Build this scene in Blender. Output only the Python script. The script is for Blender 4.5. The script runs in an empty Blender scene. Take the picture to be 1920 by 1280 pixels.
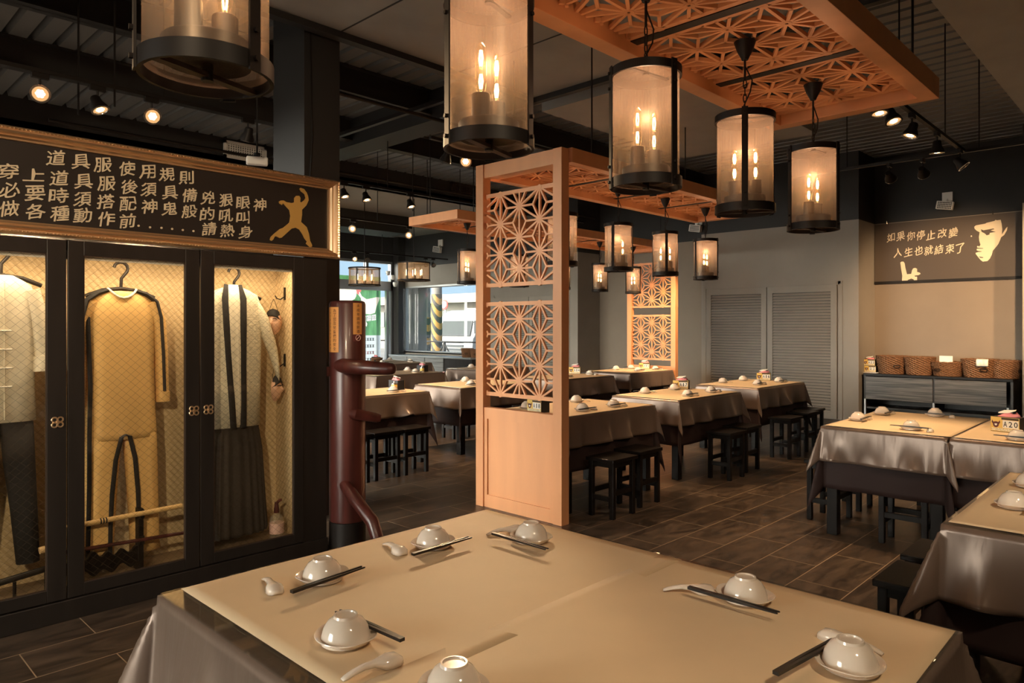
import bpy, bmesh, math, random
from mathutils import Vector, Matrix, Euler
random.seed(7)
PI = math.pi
S = bpy.context.scene
COL = S.collection

# ------------------------------------------------------------------ camera
TH = math.radians(43.97); FPX = 1334.0; HY = 612.0; EYE = 1.45
cam_d = bpy.data.cameras.new('camera'); cam = bpy.data.objects.new('camera', cam_d); COL.objects.link(cam)
cam_d.sensor_width = 36.0; cam_d.sensor_fit = 'HORIZONTAL'; cam_d.lens = FPX / 1920 * 36
cam_d.shift_y = -(640 - HY) / 1920; cam_d.clip_end = 300; cam_d.clip_start = 0.02
cam.location = (0, 0, EYE); cam.rotation_euler = (PI / 2, 0, TH - PI / 2)
S.camera = cam
# ------------------------------------------------------------------ colour management, sky
S.view_settings.view_transform = 'Standard'; S.view_settings.look = 'None'
S.view_settings.gamma = 1; S.view_settings.use_curve_mapping = False
S.view_settings.exposure = 1.0
W = bpy.data.worlds.new('sky'); S.world = W; W.use_nodes = True
_n = W.node_tree.nodes; _l = W.node_tree.links
_bg = _n['Background']; _tc = _n.new('ShaderNodeTexCoord'); _sx = _n.new('ShaderNodeSeparateXYZ'); _cr = _n.new('ShaderNodeValToRGB')
_l.new(_tc.outputs['Generated'], _sx.inputs[0]); _l.new(_sx.outputs['Z'], _cr.inputs[0])
_cr.color_ramp.elements[0].color = (0.58, 0.80, 1.0, 1); _cr.color_ramp.elements[1].color = (0.42, 0.64, 1.0, 1)
_cr.color_ramp.elements[1].position = 0.55
_mc = _n.new('ShaderNodeMix'); _mc.data_type = 'RGBA'; _mt = _n.new('ShaderNodeMapRange'); _l.new(_sx.outputs['X'], _mt.inputs[0])
_mt.inputs[1].default_value = -.6; _mt.inputs[2].default_value = .3; _l.new(_mt.outputs[0], _mc.inputs[0])   # hazy warm white there, clear blue beyond the far windows
_mc.inputs[6].default_value = (1, .93, .82, 1); _l.new(_cr.outputs[0], _mc.inputs[7]); _l.new(_mc.outputs[2], _bg.inputs[0])
_mr = _n.new('ShaderNodeMapRange'); _l.new(_sx.outputs['X'], _mr.inputs[0])   # the sky is brighter on the street side
_mr.inputs[1].default_value = -.9; _mr.inputs[2].default_value = -.1; _mr.inputs[3].default_value = 11.5; _mr.inputs[4].default_value = .55
_l.new(_mr.outputs[0], _bg.inputs[1])
def lamp(kind, name, loc, energy, color=(1, .72, .46), target=None, size=.05, spot=60, blend=.6, parent=None, sy=None):
    d = bpy.data.lights.new(name, kind); d.energy = energy; d.color = color
    if kind == 'SPOT': d.spot_size = math.radians(spot); d.spot_blend = blend; d.shadow_soft_size = size
    elif kind == 'POINT': d.shadow_soft_size = size
    elif kind == 'AREA':
        d.size = size
        if sy: d.shape = 'RECTANGLE'; d.size_y = sy
    elif kind == 'SUN': d.angle = size
    o = bpy.data.objects.new(name, d); COL.objects.link(o); o.location = loc
    if target is not None:
        v = Vector(target) - Vector(loc); o.rotation_euler = v.to_track_quat('-Z', 'Y').to_euler()
    if parent: o.parent = parent
    return o
lamp('SUN', 'sun', (20, 30, 20), 1.7, (1, .95, .86), (26, 30, 0), .02)

# ------------------------------------------------------------------ projection helper (picture measurement -> room coordinates)
_F = Vector((math.cos(TH), math.sin(TH), 0)); _R = Vector((math.sin(TH), -math.cos(TH), 0))
def at(px, py, axis, v):
    d = _F + _R * ((px - 960) / FPX) + Vector((0, 0, 1)) * ((HY - py) / FPX)
    o = Vector((0, 0, EYE)); i = 'xyz'.index(axis); t = (v - o[i]) / d[i]
    return o + d * t

# ------------------------------------------------------------------ materials
def mat(name, col, rough=.5, metal=0.0, emit=None, es=0.0, spec=.5, coat=0, alpha=None, noise=None, bump=None, sheen=0):
    m = bpy.data.materials.new(name); m.use_nodes = True; nt = m.node_tree; b = nt.nodes['Principled BSDF']
    b.inputs['Base Color'].default_value = (*col, 1); b.inputs['Roughness'].default_value = rough; b.inputs['Metallic'].default_value = metal
    b.inputs['Specular IOR Level'].default_value = spec
    if coat: b.inputs['Coat Weight'].default_value = coat; b.inputs['Coat Roughness'].default_value = .08
    if sheen: b.inputs['Sheen Weight'].default_value = sheen
    if emit: b.inputs['Emission Color'].default_value = (*emit, 1); b.inputs['Emission Strength'].default_value = es
    if noise:   # (scale, amount, stretch)
        tc = nt.nodes.new('ShaderNodeTexCoord'); mp = nt.nodes.new('ShaderNodeMapping'); nz = nt.nodes.new('ShaderNodeTexNoise')
        mp.inputs['Scale'].default_value = noise[2] if len(noise) > 2 else (1, 1, 1)
        nz.inputs['Scale'].default_value = noise[0]; nz.inputs['Detail'].default_value = 6
        nt.links.new(tc.outputs['Object'], mp.inputs[0]); nt.links.new(mp.outputs[0], nz.inputs['Vector'])
        r = nt.nodes.new('ShaderNodeValToRGB'); a = noise[1]
        r.color_ramp.elements[0].position = .3; r.color_ramp.elements[1].position = .7
        r.color_ramp.elements[0].color = (*[c * (1 - a) for c in col], 1); r.color_ramp.elements[1].color = (*[min(1, c * (1 + a)) for c in col], 1)
        nt.links.new(nz.outputs[0], r.inputs[0]); nt.links.new(r.outputs[0], b.inputs['Base Color'])
        if bump:
            bp = nt.nodes.new('ShaderNodeBump'); bp.inputs['Strength'].default_value = bump; bp.inputs['Distance'].default_value = .01
            nt.links.new(nz.outputs[0], bp.inputs['Height']); nt.links.new(bp.outputs[0], b.inputs['Normal'])
    return m
def see_through(name, tint, gloss=.035, rough=.02, fac=.0, dcol=(.5, .5, .5)):
    """glass sheet: clear, with a mirror coat and (fac) a film of dirt or weave"""
    m = bpy.data.materials.new(name); m.use_nodes = True; nt = m.node_tree; nt.nodes.remove(nt.nodes['Principled BSDF'])
    out = nt.nodes['Material Output']; t = nt.nodes.new('ShaderNodeBsdfTransparent'); t.inputs[0].default_value = (*tint, 1)
    g = nt.nodes.new('ShaderNodeBsdfGlossy'); g.inputs['Roughness'].default_value = rough; g.inputs[0].default_value = (1, 1, 1, 1)
    lw = nt.nodes.new('ShaderNodeLayerWeight'); lw.inputs[0].default_value = .5
    pw = nt.nodes.new('ShaderNodeMath'); pw.operation = 'POWER'; pw.inputs[1].default_value = 5; nt.links.new(lw.outputs['Facing'], pw.inputs[0])
    ma = nt.nodes.new('ShaderNodeMath'); ma.operation = 'MULTIPLY_ADD'; ma.inputs[1].default_value = .9; ma.inputs[2].default_value = gloss; nt.links.new(pw.outputs[0], ma.inputs[0])
    mx = nt.nodes.new('ShaderNodeMixShader'); nt.links.new(ma.outputs[0], mx.inputs[0])
    base = t
    if fac:
        d = nt.nodes.new('ShaderNodeBsdfDiffuse'); d.inputs[0].default_value = (*dcol, 1)
        m2 = nt.nodes.new('ShaderNodeMixShader'); m2.inputs[0].default_value = fac
        nt.links.new(t.outputs[0], m2.inputs[1]); nt.links.new(d.outputs[0], m2.inputs[2]); base = m2
    nt.links.new(base.outputs[0], mx.inputs[1]); nt.links.new(g.outputs[0], mx.inputs[2]); nt.links.new(mx.outputs[0], out.inputs[0])
    return m
M = {}
M['black'] = mat('black_paint', (.018, .016, .015), .6)
M['ceil'] = mat('black_ceiling', (.035, .033, .032), .55)
M['deck'] = mat('dark_steel_deck', (.16, .155, .15), .45, .2)
M['soffit'] = mat('charcoal_soffit', (.30, .285, .26), .5, noise=(3, .08))
M['cab'] = mat('dark_brown_lacquer', (.017, .013, .011), .38, noise=(14, .25, (1, 1, .1)))
M['stool'] = mat('black_stained_wood', (.008, .006, .005), .34, spec=.2, noise=(20, .3, (.2, 1, 1)))
M['grey'] = mat('grey_wall_paint', (.30, .262, .222), .62, noise=(2, .06))
M['greyb'] = mat('grey_brown_wall_paint', (.25, .195, .145), .65, noise=(2, .06))
M['wood'] = mat('orange_tan_laminate', (.70, .315, .138), .5, noise=(9, .05, (1, 1, .15)))
M['iron'] = mat('black_iron', (.013, .0095, .008), .5, .2, spec=.3)
M['bronze'] = mat('brown_bronze', (.055, .033, .022), .5, .3)
M['paper'] = mat('cream_table_paper', (.76, .57, .36), .6, noise=(4, .04), bump=.05)
M['porc'] = mat('white_porcelain', (.80, .70, .60), .12, coat=.5)
M['satin'] = mat('grey_brown_satin', (.20, .140, .108), .31, .3, noise=(8, .06, (1, 1, .12)), bump=.5)
M['plum'] = mat('dark_plum_cloth', (.034, .019, .018), .65, spec=.25)
M['chop'] = mat('black_chopstick', (.012, .01, .009), .3)
M['gold'] = mat('antique_gold_frame', (.78, .53, .31), .33, .85)
M['signb'] = mat('dark_sign_board', (.02, .013, .01), .5)
M['cream'] = mat('cream_lettering', (.80, .66, .46), .6)
M['ochre'] = mat('ochre_figure', (.62, .35, .09), .6)
M['glass'] = see_through('clear_glass', (.96, .98, .97))
M['tglass'] = see_through('table_glass', (.93, .95, .95))
M['bulbglass'] = see_through('bulb_glass', (1, .93, .8))
M['filament'] = mat('glowing_filament', (1, .6, .2), emit=(1, .66, .30), es=26)
M['lens'] = mat('lit_spot_lens', (1, .85, .6), emit=(1, .78, .46), es=8)
M['reflector'] = mat('gold_reflector_glow', (.62, .42, .22), .3, .8, emit=(1, .62, .28), es=.3)  # weak emission stands in for lamp light bouncing in the reflector
M['lensdim'] = mat('unlit_spot_lens', (.5, .45, .4), .15, .6)
M['chrome'] = mat('polished_chrome', (.55, .5, .45), .2, .9)
M['white'] = mat('white_plastic', (.8, .76, .70), .4)
M['mural'] = mat('brown_mural_board', (.085, .062, .046), .6)
M['burgundy'] = mat('burgundy_wood', (.075, .018, .014), .33, coat=.15, noise=(16, .45, (1, 1, .06)))
M['sticker'] = mat('orange_sticker', (.80, .36, .10), .5)
M['ink'] = mat('dark_red_ink', (.10, .02, .015), .6)
M['wicker'] = mat('brown_wicker', (.20, .098, .048), .5, noise=(90, .4, (1, 1, .3)))
M['pink'] = mat('pink_tissue', (.85, .30, .32), .8)
M['tagy'] = mat('yellow_label', (.75, .50, .12), .5)
M['tagw'] = mat('white_label', (.82, .80, .72), .5)
M['tagk'] = mat('black_ink', (.015, .015, .02), .5)
M['yellow'] = mat('yellow_cotton', (.80, .50, .19), .75, noise=(5, .05))
M['blackcloth'] = mat('black_cotton', (.014, .012, .012), .8)
M['ivory'] = mat('ivory_linen', (.78, .70, .56), .75, noise=(30, .08), bump=.2)
M['haori'] = mat('ivory_woven_cotton', (.74, .66, .50), .75, noise=(60, .22, (1, 1, 2)), bump=.35)
M['skin'] = mat('mask_skin', (.70, .42, .29), .5)
M['alu'] = mat('brushed_aluminium', (.45, .46, .47), .35, .7)
M['darkframe'] = mat('dark_window_frame', (.045, .042, .04), .4, .3)
def ramp_grain(name, c0, c1, scale, rough=.4):
    m = mat(name, c0, rough); nt = m.node_tree; b = nt.nodes['Principled BSDF']
    tc = nt.nodes.new('ShaderNodeTexCoord'); mp = nt.nodes.new('ShaderNodeMapping'); mp.inputs['Scale'].default_value = scale
    nz = nt.nodes.new('ShaderNodeTexNoise'); nz.inputs['Scale'].default_value = 1; nz.inputs['Detail'].default_value = 5; nz.inputs['Distortion'].default_value = .8
    r = nt.nodes.new('ShaderNodeValToRGB'); r.color_ramp.elements[0].position = .38; r.color_ramp.elements[1].position = .66
    r.color_ramp.elements[0].color = (*c0, 1); r.color_ramp.elements[1].color = (*c1, 1)
    nt.links.new(tc.outputs['Object'], mp.inputs[0]); nt.links.new(mp.outputs[0], nz.inputs['Vector']); nt.links.new(nz.outputs[0], r.inputs[0]); nt.links.new(r.outputs[0], b.inputs['Base Color'])
    return m
M['greywood'] = ramp_grain('streaked_grey_wood', (.025, .023, .022), (.16, .145, .13), (3, 1.2, 45))
M['palewood'] = ramp_grain('streaked_pale_grey_wood', (.16, .16, .16), (.36, .36, .35), (3, 1.2, 45))
def floor_mat():
    m = mat('slate_plank_tile', (.1, .08, .06), .3); nt = m.node_tree; b = nt.nodes['Principled BSDF']; L = nt.links.new
    tc = nt.nodes.new('ShaderNodeTexCoord'); mp = nt.nodes.new('ShaderNodeMapping')
    mp.inputs['Location'].default_value = (-4.08 + .605 * 20, -1.665 + .2985 * 20, 0)
    L(tc.outputs['Object'], mp.inputs[0])
    bk = nt.nodes.new('ShaderNodeTexBrick'); bk.offset = .5; bk.squash = 1
    bk.inputs['Scale'].default_value = 1; bk.inputs['Brick Width'].default_value = .605; bk.inputs['Row Height'].default_value = .2985
    bk.inputs['Mortar Size'].default_value = .0024; bk.inputs['Mortar Smooth'].default_value = .1; bk.inputs['Bias'].default_value = 0
    bk.inputs['Color1'].default_value = (0, 0, 0, 1); bk.inputs['Color2'].default_value = (1, 1, 1, 1)
    L(mp.outputs[0], bk.inputs['Vector'])
    # each tile gets its own swirl of veins
    add = nt.nodes.new('ShaderNodeVectorMath'); add.operation = 'MULTIPLY_ADD'; add.inputs[1].default_value = (9, 7, 5)
    L(bk.outputs['Color'], add.inputs[0]); L(mp.outputs[0], add.inputs[2])
    m2 = nt.nodes.new('ShaderNodeMapping'); m2.inputs['Scale'].default_value = (1.6, 5.0, 1); m2.inputs['Rotation'].default_value = (0, 0, .5)
    L(add.outputs[0], m2.inputs[0])
    nz = nt.nodes.new('ShaderNodeTexNoise'); nz.inputs['Scale'].default_value = 1.9; nz.inputs['Detail'].default_value = 12; nz.inputs['Distortion'].default_value = 1.6; nz.inputs['Roughness'].default_value = .62
    L(m2.outputs[0], nz.inputs['Vector'])
    r = nt.nodes.new('ShaderNodeValToRGB'); r.color_ramp.elements[0].position = .34; r.color_ramp.elements[1].position = .72
    r.color_ramp.elements[0].color = (.028, .019, .0135, 1); r.color_ramp.elements[1].color = (.125, .083, .056, 1)
    L(nz.outputs[0], r.inputs[0])
    mx = nt.nodes.new('ShaderNodeMix'); mx.data_type = 'RGBA'; mx.inputs[7].default_value = (.40, .285, .185, 1)
    L(bk.outputs['Fac'], mx.inputs[0]); L(r.outputs[0], mx.inputs[6]); L(mx.outputs[2], b.inputs['Base Color'])
    r2 = nt.nodes.new('ShaderNodeMapRange'); r2.inputs[3].default_value = .24; r2.inputs[4].default_value = .42
    L(nz.outputs[0], r2.inputs[0]); L(r2.outputs[0], b.inputs['Roughness'])
    bp = nt.nodes.new('ShaderNodeBump'); bp.inputs['Strength'].default_value = .25; bp.inputs['Distance'].default_value = .004
    L(nz.outputs[0], bp.inputs['Height']); L(bp.outputs[0], b.inputs['Normal'])
    return m
M['floor'] = floor_mat()
def diamond_nodes(nt, cell_x, cell_z, width, ax=('X', 'Z'), curve=0.0):
    """1 on the threads of a diamond net, else 0"""
    L = nt.links.new
    tc = nt.nodes.new('ShaderNodeTexCoord'); s = nt.nodes.new('ShaderNodeSeparateXYZ'); L(tc.outputs['Object'], s.inputs[0])
    def mth(op, a, b=None):
        n = nt.nodes.new('ShaderNodeMath'); n.operation = op
        for i, v in enumerate((a, b)):
            if v is None: continue
            if isinstance(v, (int, float)): n.inputs[i].default_value = v
            else: L(v, n.inputs[i])
        return n.outputs[0]
    u = mth('MULTIPLY', s.outputs[ax[0]], 1 / cell_x); w = mth('MULTIPLY', s.outputs[ax[1]], 1 / cell_z)
    res = None
    for sg in (1, -1):
        q = mth('ADD', u, mth('MULTIPLY', w, sg))
        if curve: q = mth('ADD', q, mth('MULTIPLY', mth('SINE', mth('MULTIPLY', mth('ADD', w, u), 2 * PI)), curve * sg))
        f = mth('FRACT', mth('ADD', q, 100.0)); d = mth('ABSOLUTE', mth('SUBTRACT', f, .5)); k = mth('LESS_THAN', d, width)
        res = k if res is None else mth('MAXIMUM', res, k)
    return res
def wired_glass():
    m = see_through('wired_glass', (.97, .97, .94), rough=.03); nt = m.node_tree
    out = nt.nodes['Material Output']; old = out.inputs[0].links[0].from_socket
    k = diamond_nodes(nt, .044, .040, .012)
    p = nt.nodes.new('ShaderNodeBsdfPrincipled'); p.inputs['Base Color'].default_value = (.22, .15, .09, 1); p.inputs['Metallic'].default_value = .7; p.inputs['Roughness'].default_value = .4
    f = nt.nodes.new('ShaderNodeMath'); f.operation = 'MULTIPLY'; f.inputs[1].default_value = .5; nt.links.new(k, f.inputs[0])
    mx = nt.nodes.new('ShaderNodeMixShader'); nt.links.new(f.outputs[0], mx.inputs[0]); nt.links.new(old, mx.inputs[1]); nt.links.new(p.outputs[0], mx.inputs[2]); nt.links.new(mx.outputs[0], out.inputs[0])
    return m
M['wired'] = wired_glass()
def wallpaper(name, ax):
    m = mat(name, (.62, .47, .27), .7); nt = m.node_tree; b = nt.nodes['Principled BSDF']
    k = diamond_nodes(nt, .034, .046, .07, ax, .16)
    mx = nt.nodes.new('ShaderNodeMix'); mx.data_type = 'RGBA'; mx.inputs[6].default_value = (.66, .51, .31, 1); mx.inputs[7].default_value = (.54, .40, .225, 1)
    nt.links.new(k, mx.inputs[0]); nt.links.new(mx.outputs[2], b.inputs['Base Color']); return m
M['wallpaper'] = wallpaper('scallop_wallpaper', ('X', 'Z')); M['wallpaper_side'] = wallpaper('scallop_wallpaper_side', ('Y', 'Z'))
def gauze():
    """fine wire gauze: more holes than thread"""
    m = bpy.data.materials.new('wire_gauze'); m.use_nodes = True; nt = m.node_tree; nt.nodes.remove(nt.nodes['Principled BSDF']); L = nt.links.new
    out = nt.nodes['Material Output']; t = nt.nodes.new('ShaderNodeBsdfTransparent')
    d = nt.nodes.new('ShaderNodeBsdfDiffuse'); d.inputs[0].default_value = (.21, .17, .135, 1)
    tr = nt.nodes.new('ShaderNodeBsdfTranslucent'); tr.inputs[0].default_value = (.20, .16, .125, 1)
    g = nt.nodes.new('ShaderNodeBsdfGlossy'); g.inputs[0].default_value = (.5, .39, .29, 1); g.inputs['Roughness'].default_value = .35
    a = nt.nodes.new('ShaderNodeMixShader'); a.inputs[0].default_value = .55; L(d.outputs[0], a.inputs[1]); L(tr.outputs[0], a.inputs[2])
    a2 = nt.nodes.new('ShaderNodeMixShader'); a2.inputs[0].default_value = .2; L(a.outputs[0], a2.inputs[1]); L(g.outputs[0], a2.inputs[2])
    tc = nt.nodes.new('ShaderNodeTexCoord'); mp = nt.nodes.new('ShaderNodeMapping'); mp.inputs['Scale'].default_value = (1, 1, .05)
    wv = nt.nodes.new('ShaderNodeTexNoise'); wv.inputs['Scale'].default_value = 260; wv.inputs['Distortion'].default_value = .3
    L(tc.outputs['Object'], mp.inputs[0]); L(mp.outputs[0], wv.inputs['Vector'])
    mr = nt.nodes.new('ShaderNodeMapRange'); mr.inputs[1].default_value = .35; mr.inputs[2].default_value = .65; mr.inputs[3].default_value = .42; mr.inputs[4].default_value = .54
    L(wv.outputs[0], mr.inputs[0])
    mx = nt.nodes.new('ShaderNodeMixShader'); L(mr.outputs[0], mx.inputs[0]); L(t.outputs[0], mx.inputs[1]); L(a2.outputs[0], mx.inputs[2]); L(mx.outputs[0], out.inputs[0])
    return m
M['gauze'] = gauze()

# ------------------------------------------------------------------ mesh building
class MB:
    def __init__(s): s.v = []; s.f = []
    def add(s, vs, fs):
        o = len(s.v); s.v += [tuple(v) for v in vs]; s.f += [tuple(i + o for i in f) for f in fs]; return s
    def box(s, x0, x1, y0, y1, z0, z1, mtx=None):
        vs = [Vector((x, y, z)) for z in (z0, z1) for y in (y0, y1) for x in (x0, x1)]
        if mtx is not None: vs = [mtx @ v for v in vs]
        return s.add(vs, [(0, 2, 3, 1), (4, 5, 7, 6), (0, 1, 5, 4), (2, 6, 7, 3), (0, 4, 6, 2), (1, 3, 7, 5)])
    def tube(s, pts, rad, n=10, cap=True, flat=1.0):
        """round (or flattened) tube along points"""
        pts = [Vector(p) for p in pts]; rad = rad if isinstance(rad, (list, tuple)) else [rad] * len(pts)
        vs = []; up = None
        for i, p in enumerate(pts):
            t = (pts[min(i + 1, len(pts) - 1)] - pts[max(i - 1, 0)]).normalized()
            if up is None: up = Vector((0, 0, 1)) if abs(t.z) < .9 else Vector((0, 1, 0))
            a = t.cross(up).normalized(); b = a.cross(t).normalized(); up = b
            for k in range(n):
                q = 2 * PI * k / n; vs.append(p + a * (math.cos(q) * rad[i]) + b * (math.sin(q) * rad[i] * flat))
        fs = [(i * n + k, i * n + (k + 1) % n, (i + 1) * n + (k + 1) % n, (i + 1) * n + k) for i in range(len(pts) - 1) for k in range(n)]
        if cap: fs += [tuple(range(n - 1, -1, -1)), tuple(range((len(pts) - 1) * n, len(pts) * n))]
        return s.add(vs, fs)
    def lathe(s, prof, n=24, c=(0, 0, 0), sx=1, sy=1, closed=False):
        vs = [(c[0] + r * math.cos(2 * PI * k / n) * sx, c[1] + r * math.sin(2 * PI * k / n) * sy, c[2] + z) for r, z in prof for k in range(n)]
        m = len(prof); rng = range(m) if closed else range(m - 1)
        fs = [(i * n + k, i * n + (k + 1) % n, ((i + 1) % m) * n + (k + 1) % n, ((i + 1) % m) * n + k) for i in rng for k in range(n)]
        if not closed:
            if prof[0][0] > 1e-6: fs.append(tuple(range(n - 1, -1, -1)))
            if prof[-1][0] > 1e-6: fs.append(tuple(range((m - 1) * n, m * n)))
        return s.add(vs, fs)
    def rings(s, secs, cap=True):
        n = len(secs[0]); vs = [p for r in secs for p in r]
        fs = [(i * n + k, i * n + (k + 1) % n, (i + 1) * n + (k + 1) % n, (i + 1) * n + k) for i in range(len(secs) - 1) for k in range(n)]
        if cap: fs += [tuple(range(n - 1, -1, -1)), tuple(range((len(secs) - 1) * n, len(secs) * n))]
        return s.add(vs, fs)
    def grid(s, rows):
        n = len(rows[0]); vs = [p for r in rows for p in r]
        return s.add(vs, [(i * n + k, i * n + k + 1, (i + 1) * n + k + 1, (i + 1) * n + k) for i in range(len(rows) - 1) for k in range(n - 1)])
    def prism(s, pts, off):
        """polygon (3-D points, any outline) thickened by vector off"""
        bm = bmesh.new(); vs = [bm.verts.new(p) for p in pts]; f = bm.faces.new(vs); f.normal_update()
        bmesh.ops.triangulate(bm, faces=[f], ngon_method='EAR_CLIP'); bm.verts.index_update()
        tris = [tuple(v.index for v in g.verts) for g in bm.faces]; bm.free()
        n = len(pts); off = Vector(off); vv = [Vector(p) for p in pts] + [Vector(p) + off for p in pts]
        fs = tris + [tuple(i + n for i in reversed(t)) for t in tris] + [(i, (i + 1) % n, n + (i + 1) % n, n + i) for i in range(n)]
        return s.add(vv, fs)
    def build(s, name, m, parent=None, smooth=False, bevel=0, kind=None, loc=None, solid=0, sub=0):
        me = bpy.data.meshes.new(name); me.from_pydata(s.v, [], s.f)
        bm = bmesh.new(); bm.from_mesh(me); bmesh.ops.recalc_face_normals(bm, faces=bm.faces); bm.to_mesh(me); bm.free()
        if smooth:
            for p in me.polygons: p.use_smooth = True
            if smooth != 'all':
                try: me.set_sharp_from_angle(angle=math.radians(40))
                except Exception: pass
        me.materials.append(M[m] if isinstance(m, str) else m)
        o = bpy.data.objects.new(name, me); COL.objects.link(o)
        if parent: o.parent = parent
        if loc: o.location = loc
        if kind: o['kind'] = kind
        if sub: d = o.modifiers.new('smooth', 'SUBSURF'); d.levels = d.render_levels = sub
        if solid: d = o.modifiers.new('thick', 'SOLIDIFY'); d.thickness = solid; d.offset = -1
        if bevel: d = o.modifiers.new('edge', 'BEVEL'); d.width = bevel; d.segments = 2; d.limit_method = 'ANGLE'
        return o
def tag(o, label, cat, group=None):
    o['label'] = label; o['category'] = cat
    if group: o['group'] = group
    return o
def thing(name, label, cat, loc=(0, 0, 0), rz=0, group=None):
    o = bpy.data.objects.new(name, None); COL.objects.link(o); o.empty_display_size = .05
    o.location = loc; o.rotation_euler = (0, 0, rz); return tag(o, label, cat, group)
def dup(o, loc=None, rz=None, label=None, parent=None):
    c = o.copy(); COL.objects.link(c)
    if parent is not None: c.parent = parent
    if loc is not None: c.location = loc
    if rz is not None: c.rotation_euler = (0, 0, rz)
    if label: c['label'] = label
    for ch in list(o.children): dup(ch, parent=c)
    return c
def struct(name, mb, m, **k): return mb.build(name, m, kind='structure', **k)

# text: glyph outlines from the built-in font, cached, normalised to a unit box
_G = {}
def load_glyphs(chars, bold=.03):
    obs = []
    for ch in sorted(set(chars)):
        cu = bpy.data.curves.new('g', 'FONT'); cu.body = ch; cu.size = 1; cu.offset = bold; cu.resolution_u = 2
        o = bpy.data.objects.new('g', cu); COL.objects.link(o); obs.append((ch, o, cu))
    bpy.context.view_layer.update(); dg = bpy.context.evaluated_depsgraph_get()
    for ch, o, cu in obs:
        me = bpy.data.meshes.new_from_object(o.evaluated_get(dg))
        _G[ch] = ([(v.co.x, v.co.y) for v in me.vertices], [tuple(p.vertices) for p in me.polygons]); bpy.data.meshes.remove(me)
    for ch, o, cu in obs: bpy.data.objects.remove(o); bpy.data.curves.remove(cu)
def glyph(mb, ch, c, right, up, size, out, brush=0.0, fit=None, bold=0.0):
    """flat raised character centred on c"""
    vs, fs = _G[ch]
    if not vs: return
    x0 = min(v[0] for v in vs); x1 = max(v[0] for v in vs); y0 = min(v[1] for v in vs); y1 = max(v[1] for v in vs)
    cx, cy = (x0 + x1) / 2, (y0 + y1) / 2
    if fit: sx, sy = fit[0] / (x1 - x0), fit[1] / (y1 - y0)
    else: sx = sy = size
    c = Vector(c); P = []
    for ox, oy in (((0, 0),) if not bold else ((-bold, 0), (bold, 0), (0, bold), (0, -bold))):
      P = []
      for x, y in vs:
        u, w = x - cx + ox, y - cy + oy
        if brush: w = w + brush * u + .05 * math.sin(u * 5); u = u + .04 * math.sin(w * 6 + 1)
        P.append(c + right * (u * sx) + up * (w * sy))
      mb.add([q + out * (ox * .02 + oy * .013) for q in P], fs)
ZH = '道具服使用規則穿上後須備兇狠眼神必要時搭配鬼般的吼叫做各種動作前請熱身如果你停止改變人生也就結束了為您及兒童們安全未成年勿飲酒任胖'
load_glyphs(ZH, 0); load_glyphs('A0123456789', .012)

# ================================================================== SETTING
XW, XB, YW, ZD, ZS, ZG = 12.25, 11.5, 15.2, 4.15, 3.7, 3.09
struct('floor', MB().box(-3.3, XW, -3.3, YW, -.12, 0), 'floor')
o = MB()
XS = -.30      # inner face of the street frontage beyond the cabinet
prof = []; x = -3.3
while x < XW:
    prof += [(x, ZD), (x + .13, ZD), (x + .15, ZD + .07), (x + .18, ZD + .07)]; x += .20
o.grid([[(a, y, z) for a, z in prof] for y in (-3.3, 4.5)]); o.grid([[(a, y, z) for a, z in prof if a > XS - .1] for y in (4.5, 10.0)])
struct('ceiling', o, 'deck', solid=.01)
o = MB().box(-3.3, 5.2, -3.3, 4.72, ZS, ZS + .1)
struct('ceiling_soffit', o, 'soffit')
o = MB()
for sx in (-.6, .6, 1.8, 3.0, 4.2): o.box(sx - .006, sx + .006, -3.3, 4.72, ZS - .004, ZS)
for sy in (2.2, 3.46): o.box(-3.3, 5.2, sy - .006, sy + .006, ZS - .004, ZS)
o.box(-3.3, 5.2, 4.70, 4.78, ZS - .05, ZS + .12).box(5.18, 5.24, -3.3, 4.78, ZS - .05, ZS + .12)
struct('trim_1', o, 'black')
struct('ceiling_soffit', MB().box(5.58, 8.45, 3.2, 4.95, ZS, ZS + .1), 'soffit')
struct('ceiling_soffit', MB().box(5.55, XW, -3.3, 1.33, ZS, ZS + .1), 'soffit')
struct('ceiling_soffit', MB().box(XS - .15, XB, 10.0, YW, 3.78, 3.88), 'grey')
struct('wall_fascia', MB().box(XS - .15, XB, 10.0, 10.15, 3.78, ZD + .1), 'black')
for i, (y, z) in enumerate(((6.35, 3.86), (7.95, 3.86))):
    struct('beam_%d' % (i + 1), MB().box(XS, XW, y - .07, y + .07, z, z + .015).box(XS, XW, y - .008, y + .008, z, ZD).box(XS, XW, y - .07, y + .07, ZD - .02, ZD - .003), 'black')
struct('beam_4', MB().box(5.2, 5.58, -3.3, 10, 3.80, ZD), 'black')
struct('beam_5', MB().box(4.6, 9.4, 12.1, 12.9, 3.42, 3.78), 'black')
# far window wall, closet blocks, niche
struct('wall_closet', MB().box(XB, XW, 3.735, 6.39, 0, ZG), 'grey')
struct('wall_closet_upper', MB().box(XB, XW, 3.735, 6.39, ZG, ZD + .1), 'black')
struct('wall_niche', MB().box(XW, XW + .15, -3.3, 9.21, 0, ZG), 'greyb')
struct('wall_niche_upper', MB().box(XW, XW + .15, -3.3, 10.2, ZG, ZD + .1), 'black')
struct('wall_block', MB().box(XB, XW, -3.3, 1.68, 0, ZG), 'grey')
struct('wall_block_upper', MB().box(XB, XW, -3.3, 1.68, ZG, ZD + .1), 'black')
WY0, WY1, WZ0, WZ1 = 12.15, 15.02, .80, 2.49
o = MB().box(XB, XW, 9.21, WY0, 0, 2.99).box(XB, XW, WY0, YW, 0, WZ0).box(XB, XW, WY0, YW, WZ1, 2.99).box(XB, XW, WY1, YW, WZ0, WZ1)
struct('wall_window', o, 'grey')
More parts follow.
